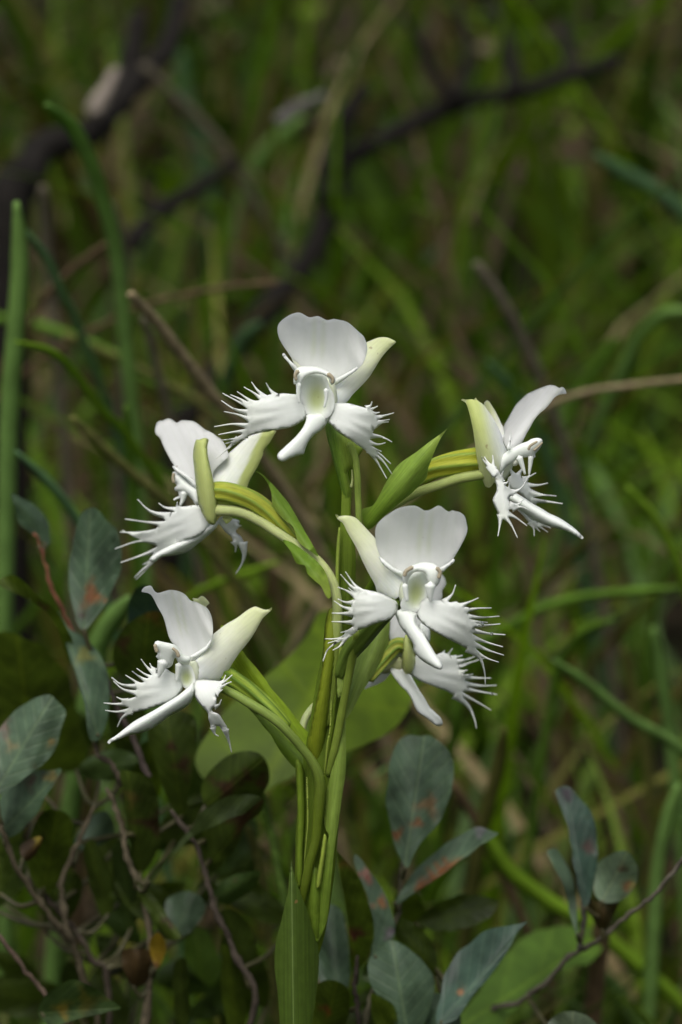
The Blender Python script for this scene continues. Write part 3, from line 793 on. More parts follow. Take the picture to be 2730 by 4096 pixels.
f.tube('ovary', '1590,2400 1510,2480 1440,2560 1395,2620 1360,2700', [30, 36, 38, 32, 24], [0.8, 1.2, 1.8, 2.4, 2.8], c_const((0.13, 0.20, 0.03)), M_GREEN, 24, 6, ridges=6, ridge_amp=0.1)
f.z = 'T'
f.tube('spur', '1130,-180 1090,0 1050,200 1010,400 980,560 950,720 915,900 870,1100 820,1300', [17, 17, 17, 16, 16, 17, 17, 16, 12], [1.4, 1.9, 2.2, 2.3, 2.4, 2.5, 2.6, 2.7, 2.9], c_const((0.20, 0.27, 0.04)), M_GREEN, 14)

def water_mat():
    m, nt, p, out = base_mat('water')
    p.inputs['Base Color'].default_value = (1, 1, 1, 1)
    p.inputs['Roughness'].default_value = 0.02
    p.inputs['IOR'].default_value = 1.33
    p.inputs['Transmission Weight'].default_value = 1.0
    return m
M_WATER = water_mat()
for zx, zy, rr_, Yd, lab in ((1305, 1056, 11, -0.0385, 'largest clear water drop hanging under a fringe thread of the large facing flower'), (1388, 1131, 7, -0.036, 'small water drop near a fringe tip of the large facing flower'), (1390, 1604, 7, 0.028, 'small water drop under a fringe thread of the half-hidden flower')):
    (dx_, dy_), = zp('E', [(zx, zy)])
    mbw = MB()
    tube_px(mbw, [(dx_, dy_ - rr_ * 1.1, rr_ * 0.25), (dx_, dy_ - rr_ * 0.6, rr_ * 0.75), (dx_, dy_, rr_), (dx_, dy_ + rr_ * 0.6, rr_ * 0.72), (dx_, dy_ + rr_ * 0.85, rr_ * 0.3)], Yd, c_const((1, 1, 1)), 14, 4)
    tag(mbw.build('water_drop', M_WATER), lab, 'water drop', 'water drops on the fringes')

# ---- stem, its ridges, bracts, stem leaf
def plant_tube(name, z, path, radii, Ycm, col, mat=M_GREEN, parent=orchid, sides=16, **kw):
    mb = MB()
    p = zp(z, path)
    yy = Ycm if isinstance(Ycm, (list, tuple)) else [Ycm] * len(p)
    tube_px(mb, [(p[i][0], p[i][1], radii[i], yy[i] * 0.01) for i in range(len(p))], 0.0, col, sides, 6, **kw)
    return mb.build(name, mat, parent)

def plant_sheet(name, z, outline, axis, Y3, col, cross=0.0, W=100, fold=0.0, thick=0.03, edge=5, mat=M_GREEN, rip=0.0, parent=orchid, res=10, colb=None):
    mb = MB()
    b, t = zp(z, axis)
    sh = Sheet(b, t, tuple(v * 0.01 for v in Y3), cross * 0.01, W * ZM[z][2], ripple=rip * 0.01, abs_fold=fold * 0.01)
    organ(mb, zp(z, outline), sh, thick * 0.01, edge, res, col, colb)
    return mb.build(name, mat, parent)

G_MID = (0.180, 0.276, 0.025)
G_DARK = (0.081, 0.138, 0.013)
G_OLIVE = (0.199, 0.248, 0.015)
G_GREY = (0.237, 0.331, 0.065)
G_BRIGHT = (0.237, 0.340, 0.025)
stem_path = '1384,1930 1385,1990 1384,2070 1386,2150 1388,2223 1382,2350 1362,2500 1336,2650 1314,2800 1300,2950 1288,3100 1272,3300 1260,3500 1242,3700 1214,3850 1192,4000 1184,4400 1180,5000 1180,6150'
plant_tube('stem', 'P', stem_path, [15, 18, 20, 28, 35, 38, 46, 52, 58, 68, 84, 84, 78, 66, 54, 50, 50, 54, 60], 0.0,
           lambda a, r: mixc((0.20, 0.29, 0.03), (0.10, 0.155, 0.012), sstep(0.02, 0.3, a)), sides=36, ridges=7, ridge_amp=0.05, twist=0.5, flat=0.62)  # stem green includes the shade low on the plant
# decurrent ridge strips along the stem
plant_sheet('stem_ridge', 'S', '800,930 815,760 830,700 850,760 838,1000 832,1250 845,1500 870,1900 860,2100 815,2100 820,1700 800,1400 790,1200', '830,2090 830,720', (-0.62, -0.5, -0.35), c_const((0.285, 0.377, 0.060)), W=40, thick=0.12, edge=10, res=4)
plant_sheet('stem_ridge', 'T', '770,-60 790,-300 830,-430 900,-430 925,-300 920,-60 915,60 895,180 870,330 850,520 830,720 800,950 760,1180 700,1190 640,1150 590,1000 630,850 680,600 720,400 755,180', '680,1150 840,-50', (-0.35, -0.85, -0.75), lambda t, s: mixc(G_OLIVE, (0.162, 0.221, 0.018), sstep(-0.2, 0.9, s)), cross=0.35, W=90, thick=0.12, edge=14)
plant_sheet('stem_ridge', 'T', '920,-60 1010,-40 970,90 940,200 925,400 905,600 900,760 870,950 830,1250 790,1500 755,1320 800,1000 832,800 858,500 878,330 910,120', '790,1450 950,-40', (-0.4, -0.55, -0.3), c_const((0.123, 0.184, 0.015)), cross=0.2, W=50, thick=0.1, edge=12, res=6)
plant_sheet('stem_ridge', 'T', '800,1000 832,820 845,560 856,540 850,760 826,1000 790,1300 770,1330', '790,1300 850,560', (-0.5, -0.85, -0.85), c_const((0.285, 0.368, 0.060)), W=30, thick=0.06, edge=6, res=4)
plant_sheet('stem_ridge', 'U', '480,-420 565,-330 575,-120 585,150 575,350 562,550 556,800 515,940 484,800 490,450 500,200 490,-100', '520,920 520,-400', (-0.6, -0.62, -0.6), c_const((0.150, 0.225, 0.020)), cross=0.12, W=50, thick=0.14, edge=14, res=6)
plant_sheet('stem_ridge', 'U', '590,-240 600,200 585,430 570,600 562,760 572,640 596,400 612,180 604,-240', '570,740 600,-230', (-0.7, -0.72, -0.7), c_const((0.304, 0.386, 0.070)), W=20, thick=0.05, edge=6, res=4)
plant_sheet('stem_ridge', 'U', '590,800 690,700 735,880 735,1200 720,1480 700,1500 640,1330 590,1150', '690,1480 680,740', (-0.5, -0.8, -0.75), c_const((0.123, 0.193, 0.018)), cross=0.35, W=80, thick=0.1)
# bracts; lower green darkened to hold the shade there
plant_sheet('bract', 'T', '960,690 1000,690 1005,900 1008,1100 1000,1300 970,1500 925,1820 885,2080 850,2430 820,2760 790,2880 735,3010 715,3050 718,2900 730,2500 760,2400 795,2160 790,2080 826,1940 785,1850 765,1600 790,1520 850,1280 900,1080 930,900',
            '760,2950 980,720', (-0.6, -1.0, -0.55), lambda t, s: mixc((0.142, 0.221, 0.025), G_GREY, 0.55 * sstep(0.15, 0.6, t)), cross=0.55, W=120, thick=0.03, edge=5)
plant_sheet('bract', 'U', '772,370 735,600 700,800 693,900 703,930 722,920 742,880 780,650 805,450 800,380', '712,920 785,380', (-1.0, -1.15, -1.15), c_const((0.314, 0.405, 0.060)), cross=0.1, W=30, thick=0.06, edge=8, res=4)
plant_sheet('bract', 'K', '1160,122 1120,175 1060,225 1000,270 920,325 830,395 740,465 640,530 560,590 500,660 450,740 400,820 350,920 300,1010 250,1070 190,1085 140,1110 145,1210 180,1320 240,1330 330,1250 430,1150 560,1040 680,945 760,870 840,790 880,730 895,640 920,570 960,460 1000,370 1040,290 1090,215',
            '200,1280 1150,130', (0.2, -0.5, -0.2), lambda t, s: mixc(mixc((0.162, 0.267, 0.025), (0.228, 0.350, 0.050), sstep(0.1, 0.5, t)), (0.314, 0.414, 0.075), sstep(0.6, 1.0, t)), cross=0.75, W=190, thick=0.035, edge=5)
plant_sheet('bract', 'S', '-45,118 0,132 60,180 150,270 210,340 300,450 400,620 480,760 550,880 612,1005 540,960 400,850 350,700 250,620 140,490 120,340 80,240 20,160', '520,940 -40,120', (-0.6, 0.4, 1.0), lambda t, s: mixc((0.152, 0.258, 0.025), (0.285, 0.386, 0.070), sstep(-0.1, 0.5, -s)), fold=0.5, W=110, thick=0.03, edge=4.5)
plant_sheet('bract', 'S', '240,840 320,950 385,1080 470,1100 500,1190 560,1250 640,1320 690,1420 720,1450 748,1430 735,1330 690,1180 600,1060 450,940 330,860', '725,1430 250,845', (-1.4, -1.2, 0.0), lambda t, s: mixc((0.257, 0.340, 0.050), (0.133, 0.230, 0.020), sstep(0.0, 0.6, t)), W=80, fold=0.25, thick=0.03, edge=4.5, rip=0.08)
plant_sheet('bract', 'D', '1195,640 1250,700 1330,790 1400,880 1460,970 1568,1090 1700,1260 1795,1370 1812,1410 1810,1560 1740,1520 1630,1420 1500,1290 1370,1130 1250,1000 1130,870 1090,820 1130,740', '1790,1520 1190,660', (0.000, 0.184, 0.400), lambda t, s: mixc((0.199, 0.304, 0.018), (0.237, 0.340, 0.020), t), fold=0.35, W=110, thick=0.03, edge=4.5)
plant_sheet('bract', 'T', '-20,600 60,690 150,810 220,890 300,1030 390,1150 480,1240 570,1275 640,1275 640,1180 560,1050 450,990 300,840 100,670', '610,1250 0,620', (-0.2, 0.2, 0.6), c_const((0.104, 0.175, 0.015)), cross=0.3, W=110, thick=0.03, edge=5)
plant_sheet('bract', 'D', '1022,470 1028,425 1040,412 1052,440 1040,465', '1035,470 1036,415', (0.6, 0.6, 0.6), c_const(G_BRIGHT), W=15, thick=0.04, res=6)
plant_sheet('bract', 'E', '580,1000 588,1050 585,1110 570,1260 540,1340 480,1430 400,1530 340,1640 300,1720 250,1790 240,1750 262,1600 300,1420 330,1280 345,1240 390,1232 400,1150 430,1080 500,1040', '255,1770 560,1020', (0.4, 1.0, 1.9), lambda t, s: mixc((0.199, 0.294, 0.050), (0.257, 0.350, 0.075), sstep(-0.5, 0.6, s)), cross=0.8, W=110, thick=0.035, edge=5)
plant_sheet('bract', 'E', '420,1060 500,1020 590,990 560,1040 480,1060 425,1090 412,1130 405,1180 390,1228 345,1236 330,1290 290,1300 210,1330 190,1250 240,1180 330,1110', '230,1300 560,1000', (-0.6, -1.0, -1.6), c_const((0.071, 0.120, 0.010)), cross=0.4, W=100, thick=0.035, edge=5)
plant_sheet('bract', 'T', '920,180 1000,90 1010,200 980,380 955,480 925,500 915,430', '940,480 980,110', (-0.75, -0.75, -0.7), c_const((0.285, 0.386, 0.080)), W=50, thick=0.03, edge=5, rip=0.08)
plant_sheet('bract', 'S', '1000,1420 1090,1350 1160,1250 1210,1200 1230,1300 1200,1400 1100,1470 1000,1560 920,1600 940,1480', '960,1560 1200,1230', (-0.6, -1.2, -1.9), c_const((0.162, 0.258, 0.020)), W=70, cross=0.2, thick=0.05)
# leaf clasping the lower stem
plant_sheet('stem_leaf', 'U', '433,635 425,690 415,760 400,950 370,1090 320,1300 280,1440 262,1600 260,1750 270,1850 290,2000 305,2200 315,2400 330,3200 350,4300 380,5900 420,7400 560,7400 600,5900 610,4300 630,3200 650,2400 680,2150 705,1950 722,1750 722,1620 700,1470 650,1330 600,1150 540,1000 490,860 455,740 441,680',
            '520,7300 435,650', (-0.6, -1.6, -1.1), lambda t, s: mixc((0.055, 0.092, 0.010), (0.068, 0.112, 0.016), sstep(0.35, 0.9, t)), cross=0.5, W=230, fold=0.25, thick=0.03, edge=4.5, res=9, mat=M_STEMLEAF)  # leaf green kept dark, with the shade near the ground in it

# ================================================================ SHRUBS AND BROAD LEAVES
class Bush:
    def __init__(self, name, base, label, category, group=None):
        self.root = empty(name, (base[0], base[1], ground_z(base[0], base[1])), label, category, group)
        self.branches = []

    def branch(self, z, path, Y, r, col=(0.10, 0.08, 0.055), to_ground=True, name='branch'):
        """path runs from its far end towards the root; Y in cm"""
        p = zp(z, path)
        n = len(p)
        yy = Y if isinstance(Y, (list, tuple)) else [Y] * n
        w = [np.array(PY(p[i][0], p[i][1], yy[i] * 0.01)) for i in range(n)]
        if to_ground:
            b = np.array(self.root.location)
            m = (w[-1] + b) / 2; m[2] = w[-1][2] * 0.45
            w += [m, b - np.array((0, 0, 0.01))]
        pts = catmull_open(w, 6)
        k = len(pts)
        rr = random.Random(int(p[0][0]))
        rad = [r * 0.8e-4 * (0.75 + 0.5 * i / (k - 1)) * rr.uniform(0.8, 1.2) * (1.35 if i % 9 == 4 else 1.0) for i in range(k)]
        pts = [q + np.array((rr.uniform(-1, 1), rr.uniform(-1, 1), rr.uniform(-1, 1))) * 0.0006 for q in pts]
        mb = MB()
        frame_tube(mb, [tuple(q) for q in pts], rad, c_const(col), 8)
        self.branches += [q for q in pts]
        return mb.build(name, M_BARK, self.root)

    def leaf(self, z, outline, axis, Y3, col, W=120, fold=0.5, cross=0.0, rip=0.15, mat=None, spots=(), name='leaf', petiole=True, res=22, slope=None):
        if slope is None:
            slope = 0.75 if col[2] > 0.045 else -0.12
        mat = mat or M_SHRUB
        b, t = zp(z, axis)
        sh = Sheet(b, t, tuple(v * 0.01 for v in Y3), cross * 0.01, W * ZM[z][2], ripple=rip * 0.01, abs_fold=fold * 0.01, seed=b[0] % 7, slope=slope)
        sp = [(zp(z, [(x, y)])[0], r * ZM[z][2], c) for x, y, r, c in spots]

        def colf(tt, s):
            c = col
            if sp:
                q = sh.b + sh.a * tt + sh.n * (s * sh.W)
                for (sx, sy), r, c2 in sp:
                    d = math.hypot(q[0] - sx, q[1] - sy) / r
                    an = math.atan2(q[1] - sy, q[0] - sx)
                    d = d * (1 + 0.35 * math.sin(3 * an + sx) + 0.2 * math.sin(7 * an + sy) + 0.12 * math.sin(13 * an))
                    c = mixc(c2, c, sstep(0.35, 1.1, d))
            return c
        mb = MB()
        jr = random.Random(int(b[0] + 3 * b[1]))
        out = []
        for (ox, oy) in catmull_closed(zp(z, outline), 55):       # a slightly wavy, worn margin
            out.append((ox + jr.uniform(-4.5, 4.5), oy + jr.uniform(-4.5, 4.5)))
        organ(mb, out, sh, 0.0, 5, min(res, 16), colf, sheet=True)
        if petiole and self.branches:
            p0 = np.array(PY(b[0], b[1], sh.Y(*b)))
            q = min(self.branches, key=lambda v: np.linalg.norm(v - p0) + (0.03 if v[2] > p0[2] else 0))
            mid = (p0 + q) / 2 - np.array((0, 0, 0.004))
            pts = catmull_open([p0, mid, q], 4)
            frame_tube(mb, [tuple(v) for v in pts], [0.0009 + 0.0004 * i / (len(pts) - 1) for i in range(len(pts))], c_const((0.09, 0.085, 0.04)), 6)
        return mb.build(name, mat, self.root)

BLUE = (0.068, 0.116, 0.064)
BLUE2 = (0.092, 0.148, 0.086)
DKG = (0.048, 0.074, 0.010)
OLV = (0.062, 0.095, 0.008)
ORANGE = (0.22, 0.085, 0.025)
BROWN = (0.05, 0.028, 0.015)

b = Bush('shrub', (-0.115, 0.12, 0), 'woody shrub crowded with blue-green oblong leaves, some dark underneath and blotched brown', 'shrub')
b.branch('M', '0,560 80,780 200,980 330,1140 420,1250 480,1450 560,1750', [7, 7.5, 8, 8.5, 9, 9.5, 10], 18, (0.085, 0.070, 0.042))
b.branch('M', '170,870 330,1060 450,1200 530,1340 620,1520', 11, 16, (0.07, 0.055, 0.04))
b.branch('M', '545,470 470,620 400,760 350,910 370,1100 400,1230', 10, 15, (0.125, 0.103, 0.065), to_ground=False)
b.branch('M', '610,360 680,530 720,720 780,880 830,1020 850,1500', 9, 16, (0.130, 0.107, 0.068))
b.branch('L', '560,1050 640,1250 720,1430 780,1560 850,1720', 10, 16, (0.09, 0.07, 0.06), to_ground=False)
b.branch('M', '520,-60 540,120 580,190 640,220 700,340', 9, 13, (0.10, 0.08, 0.055), to_ground=False)
b.branch('M', '980,490 1090,640 1160,800 1210,1010 1270,1140 1340,1300 1440,1680', 8, 16, (0.075, 0.06, 0.045))
b.branch('M', '-20,1180 150,1400 260,1540 360,1760', 6, 15, (0.10, 0.07, 0.05))
b.branch('L', '200,330 250,480 290,620 370,800 440,980 520,1200 560,1400', 12, 12, (0.17, 0.07, 0.04), to_ground=False)
b.leaf('L', '60,110 130,130 210,180 265,250 290,320 280,400 250,390 190,340 110,280 85,200', '260,390 65,115', (13, 12, 11), BLUE, W=80)
b.leaf('L', '510,190 560,200 620,270 670,320 695,420 690,530 640,640 600,740 540,830 480,890 440,830 400,700 395,560 410,420 440,300 470,220', '480,880 515,195', (11, 10, 8.5), BLUE, W=150, spots=((525,690,62,ORANGE), (470,800,30,BROWN)))
b.leaf('L', '-20,600 60,572 120,590 220,690 330,780 390,880 420,1000 400,1080 340,900 250,770 130,690 40,650', '400,1040 20,590', (10, 9, 9), OLV, W=60, fold=-0.5, spots=((240,760,40,BROWN),))
b.leaf('L', '330,770 390,870 480,920 560,1000 615,1130 625,1260 610,1400 570,1500 520,1510 480,1300 430,1120 380,980', '560,1480 350,800', (9, 8, 9), BLUE, W=110, fold=0.7, spots=((480,1030,50,(0.16,0.17,0.05)),))
b.leaf('L', '730,850 740,720 790,640 850,630 910,700 950,800 930,880 850,900 780,900', '850,960 830,640', (13, 13, 12), (0.03, 0.06, 0.045), W=110)
b.leaf('L', '650,1060 655,950 720,860 800,800 880,770 940,800 970,900 990,1010 980,1130 900,1180 800,1190 700,1150', '800,1180 850,780', (12, 11, 10), DKG, W=170, spots=((700,960,50,BROWN), (880,800,60,(0.09,0.06,0.015))))
b.leaf('L', '-30,1480 20,1420 100,1340 200,1270 280,1252 340,1290 372,1350 355,1450 320,1560 260,1640 160,1710 60,1790 -30,1830', '-20,1800 300,1265', (8, 7, 6), BLUE2, W=170, spots=((20,1440,40,(0.16,0.10,0.07)), (300,1530,25,(0.20,0.14,0.04)), (70,1540,30,(0.2,0.18,0.09))))
b.leaf('M', '352,258 290,252 200,258 110,295 30,370 -10,450 -20,620 40,640 110,620 180,540 260,420', '20,600 350,260', (9, 7.5, 6), BLUE2, W=120, spots=((290,290,42,(0.24,0.20,0.07)), (170,320,40,(0.10,0.06,0.05))))
b.leaf('L', '-50,950 150,930 290,1020 400,1180 450,1400 500,1600 380,1700 100,1650 -50,1500', '200,1680 100,950', (17, 16, 15), OLV, W=280, fold=0.8)
b.leaf('M', '230,510 300,480 370,495 415,560 415,700 390,830 330,920 230,930 170,860 150,760 180,620', '250,930 330,490', (10, 9.5, 9), OLV, W=130, spots=((180,680,50,BROWN),))
b.leaf('M', '120,700 180,650 240,640 240,680 190,760 140,770', '130,760 235,650', (8, 8, 8), (0.05, 0.03, 0.012), W=45, spots=((215,640,32,(0.28,0.22,0.03)),))
b.leaf('M', '430,680 470,580 540,510 610,498 650,560 640,640 560,690 480,720', '450,710 630,510', (12, 12, 11), (0.065, 0.105, 0.062), W=90)
b.leaf('M', '690,270 760,268 850,300 900,400 915,560 905,700 860,800 790,850 750,700 720,520 700,380', '800,840 730,275', (10, 9, 8.5), DKG, W=110, spots=((880,560,70,BROWN), (760,420,40,(0.10,0.08,0.02))))
b.leaf('M', '840,30 900,-40 1000,-80 1110,-40 1115,100 1110,220 1080,400 1040,530 980,470 920,330 870,170', '1040,520 950,-60', (11, 10, 10), DKG, W=140, spots=((1050,230,60,BROWN), (980,120,30,BROWN)))
b.leaf('M', '1150,420 1155,340 1170,290 1210,240 1300,180 1400,150 1480,165 1530,230 1532,330 1480,400 1400,430 1300,440 1200,470', '1170,460 1490,200', (8.5, 7.5, 7), DKG, W=150, fold=0.8, spots=((1290,360,70,BROWN), (1420,300,45,BROWN), (1500,330,50,BROWN)))
b.leaf('M', '1505,415 1400,398 1300,408 1200,458 1150,500 1100,580 1040,650 960,740 890,820 845,895 880,890 940,800 1020,710 1110,630 1250,560 1400,500', '850,890 1500,415', (8, 7, 6), (0.05, 0.075, 0.02), W=60, fold=0.3)
b.leaf('M', '1500,420 1480,500 1400,570 1380,640 1330,720 1250,810 1180,840 1140,740 1140,640 1200,570 1330,480 1430,430', '1180,820 1480,440', (9, 8, 7), DKG, W=140, spots=((1380,520,120,BROWN),))
b.leaf('M', '1220,970 1260,900 1330,860 1420,835 1490,838 1450,920 1380,980 1290,1020', '1230,980 1480,842', (9, 8.5, 8), (0.05, 0.09, 0.02), W=70)
b.leaf('M', '940,1010 1000,960 1080,942 1150,980 1168,1060 1120,1140 1040,1200 980,1150 950,1080', '1000,1190 1110,950', (11, 10.5, 10), (0.070, 0.11, 0.065), W=100)
b.leaf('M', '765,875 850,945 930,1050 1000,1150 1032,1212 950,1222 880,1130 820,1020', '775,880 1030,1212', (9, 8, 7.5), DKG, W=60, fold=0.4, spots=((960,1120,36,BROWN),))
b.leaf('M', '855,1245 880,1200 910,1188 942,1250 937,1320 890,1392 866,1330', '885,1390 910,1190', (8, 8, 7.5), (0.30, 0.20, 0.02), W=40, fold=0.2, spots=((890,1370,35,(0.16,0.08,0.03)),))
b.leaf('M', '700,1280 780,1270 862,1290 845,1460 770,1500 715,1410', '760,1490 790,1275', (8.5, 8, 8), (0.06, 0.038, 0.015), W=70)
b.leaf('M', '215,1630 260,1540 340,1480 420,1453 520,1490 620,1560 695,1615 560,1645 400,1690 300,1720', '240,1640 680,1610', (6, 5, 4.5), (0.055, 0.095, 0.03), W=110, fold=-0.6, spots=((360,1620,45,(0.22,0.17,0.03)), (500,1580,60,(0.13,0.13,0.03))))
b.leaf('M', '480,690 530,650 600,760 640,900 650,1050 600,1100 540,980 500,840', '620,1080 510,670', (11, 10.5, 10), DKG, W=70)
b.leaf('M', '640,700 700,660 760,760 800,900 790,1100 740,1180 690,1050 650,880', '750,1160 690,680', (12, 11.5, 11), (0.035, 0.06, 0.012), W=80)
b.leaf('M', '1260,1060 1330,1050 1400,1110 1450,1200 1440,1330 1400,1400 1330,1340 1290,1200', '1390,1390 1290,1060', (10, 9.5, 9), DKG, W=80)
b.leaf('M', '1270,1250 1340,1300 1370,1420 1400,1600 1400,1720 1310,1720 1265,1560', '1350,1720 1290,1270', (11, 10.5, 10), OLV, W=75)
b.leaf('M', '1000,1350 1050,1330 1075,1450 1080,1600 1070,1760 1010,1760 990,1550', '1040,1750 1030,1340', (10, 9.5, 9), DKG, W=50)
b.leaf('M', '-40,760 40,760 50,860 20,960 -40,1000', '0,960 0,765', (9, 9, 9), DKG, W=60)

def spare_leaves(bush, n, x0, x1, y0, y1, Ya, Yb, seed):
    r = random.Random(seed)
    for k in range(n):
        cx, cy = r.uniform(x0, x1), r.uniform(y0, y1)
        L, wd = r.uniform(200, 380), r.uniform(0.36, 0.52)
        an = r.uniform(-1.9, 1.9)
        ux, uy = math.sin(an), -math.cos(an)
        prof = ((-0.5, 0.03), (-0.38, 0.5), (-0.15, 0.9), (0.1, 1.0), (0.3, 0.8), (0.44, 0.4), (0.5, 0.05))
        left = [(cx + ux * L * t - uy * L * wd * 0.5 * w, cy + uy * L * t + ux * L * wd * 0.5 * w) for t, w in prof]
        right = [(cx + ux * L * t + uy * L * wd * 0.5 * w, cy + uy * L * t - ux * L * wd * 0.5 * w) for t, w in prof]
        Yc = r.uniform(Ya, Yb)
        c = r.choice([DKG, OLV, DKG, (0.035, 0.058, 0.008), (0.05, 0.085, 0.02)])
        bush.leaf('P', left + right[::-1], [(cx - ux * L * 0.5, cy - uy * L * 0.5), (cx + ux * L * 0.5, cy + uy * L * 0.5)], (Yc + 1, Yc, Yc - 0.5), c,
                  W=L * wd * 0.5, fold=r.uniform(-0.4, 0.6), slope=r.uniform(-0.4, 0.5), res=20)
spare_leaves(b, 34, 0, 1050, 2850, 4250, 12, 20, 3)

b2 = Bush('shrub', (0.035, 0.09, 0), 'low leafy shrub with blotched grey-green leaves, one broad and upright, close beside the orchid stem', 'shrub')
b2.branch('R', '420,660 410,850 360,1000 300,1180 280,1400', [8, 8, 7, 6, 6], 15, (0.09, 0.085, 0.05))
b2.branch('R', '240,1050 225,1150 235,1250 250,1400', 6, 14, (0.05, 0.04, 0.03))
b2.branch('R', '600,1150 585,1260 560,1400', 7, 13, (0.08, 0.08, 0.05))
b2.leaf('R', '400,170 440,145 490,152 540,152 600,200 632,260 625,340 605,430 560,520 500,580 440,690 405,640 370,520 355,420 362,330 370,240', '430,690 510,150', (8.5, 7.5, 6.5), BLUE2, W=130, rip=0.25, spots=((530,430,42,(0.20,0.13,0.06)), (480,500,28,(0.20,0.10,0.04)), (400,555,24,(0.22,0.09,0.03))))
b2.leaf('R', '812,550 790,535 740,522 650,560 570,610 510,660 450,730 385,840 470,790 560,730 650,665 740,600', '390,830 805,548', (8, 7, 6), BLUE2, W=70, fold=0.6, spots=((625,675,30,ORANGE), (585,700,34,ORANGE), (545,735,34,ORANGE), (500,765,30,ORANGE), (740,530,30,(0.2,0.2,0.2))))
b2.leaf('R', '145,615 200,675 250,740 278,820 302,900 300,980 270,1060 225,1110 205,1000 195,900 180,780', '235,1100 150,620', (6.5, 5.5, 5), OLV, W=70, fold=-0.5, spots=((225,960,36,(0.06,0.02,0.015)), (190,670,30,(0.14,0.10,0.02))))
b2.leaf('R', '222,635 250,655 300,725 340,785 372,850 388,930 372,1010 300,1060 295,950 278,800 240,720', '310,1050 225,640', (7.5, 6.5, 6), BLUE2, W=70, spots=((272,720,32,(0.28,0.10,0.08)), (338,830,24,(0.35,0.14,0.06)), (372,950,30,(0.20,0.17,0.19))))
b2.leaf('R', '95,830 165,850 190,930 207,1080 195,1190 100,1210 60,1000', '150,1200 130,840', (9, 8.5, 8), BLUE, W=75)
b2.leaf('R', '275,1080 310,1020 370,988 430,1008 500,1060 547,1130 552,1200 525,1300 450,1370 350,1270 290,1160', '440,1360 380,995', (6.5, 5, 4.5), BLUE2, W=140, fold=0.8)
b2.leaf('R', '392,900 450,908 510,950 560,1040 575,1130 540,1120 500,1060 450,1010 400,980', '560,1130 400,905', (8.5, 8, 8), DKG, W=60)
b2.leaf('R', '938,910 850,925 760,950 690,1000 630,1060 600,1120 575,1210 565,1330 640,1310 720,1200 800,1110 860,1010 895,955', '580,1320 932,913', (6, 5.2, 4.2), (0.055, 0.10, 0.07), W=110, fold=0.6, spots=((660,1192,16,(0.36,0.17,0.08)),))
b2.leaf('R', '560,1200 620,1230 660,1290 640,1400 540,1420 520,1300', '590,1400 600,1220', (6.5, 6, 6), BLUE, W=80)
b2.leaf('R', '60,1180 130,1150 200,1180 205,1260 170,1340 60,1350 40,1260', '100,1350 150,1160', (6, 5.5, 5), OLV, W=80, spots=((110,1270,20,(0.14,0.04,0.015)),))
b2.leaf('R', '290,1200 340,1220 390,1260 400,1340 350,1380 300,1300', '370,1370 300,1210', (5.5, 5.3, 5), OLV, W=50, fold=-0.3)

spare_leaves(b2, 9, 1300, 1850, 3650, 4250, 10, 15, 9)

b3 = Bush('shrub', (0.06, 0.16, 0), 'thin bare twig slanting up, carrying a few small spotted blue-green leaves', 'shrub')
b3.branch('R', '1620,600 1568,660 1450,800 1350,880 1230,980 1130,1035 1000,1160 900,1240 760,1330', [6, 6.5, 7, 8, 9, 10, 11, 12, 13], 15, (0.13, 0.115, 0.085))
b3.branch('R', '1165,700 1165,900 1145,1020', 9.5, 13, (0.14, 0.13, 0.10), to_ground=False, name='twig')
b3.branch('R', '1300,780 1280,870 1245,960', 8.7, 9, (0.10, 0.10, 0.05), to_ground=False, name='twig')
b3.leaf('R', '1055,370 1100,355 1150,400 1190,450 1217,530 1222,640 1210,730 1170,860 1130,720 1110,570 1080,470', '1170,850 1090,360', (9.5, 8.5, 8), (0.045, 0.085, 0.06), W=80, spots=((1095,385,32,(0.03,0.02,0.03)), (1180,600,34,(0.10,0.06,0.05))))
b3.leaf('R', '1013,625 1050,613 1090,660 1117,730 1132,850 1140,975 1110,880 1080,760 1040,680', '1138,960 1020,622', (9.5, 9, 8.5), BLUE2, W=45, fold=0.3)
b3.leaf('R', '1205,730 1240,650 1300,618 1350,625 1383,680 1372,760 1330,812 1260,832 1210,800', '1240,825 1340,630', (8.5, 8, 7), (0.11, 0.16, 0.095), W=90, spots=((1318,690,24,(0.06,0.04,0.02)), (1345,760,22,(0.22,0.08,0.03)), (1370,760,22,(0.22,0.2,0.06))))
b3.leaf('R', '1180,810 1250,835 1312,808 1292,880 1240,945 1200,890', '1240,940 1245,825', (8.3, 8, 8), (0.05, 0.04, 0.012), W=55)
b3.leaf('R', '1010,1330 1060,1285 1120,1273 1190,1298 1220,1345 1160,1400 1060,1400', '1110,1400 1120,1280', (5, 4.5, 4), (0.12, 0.16, 0.10), W=90)

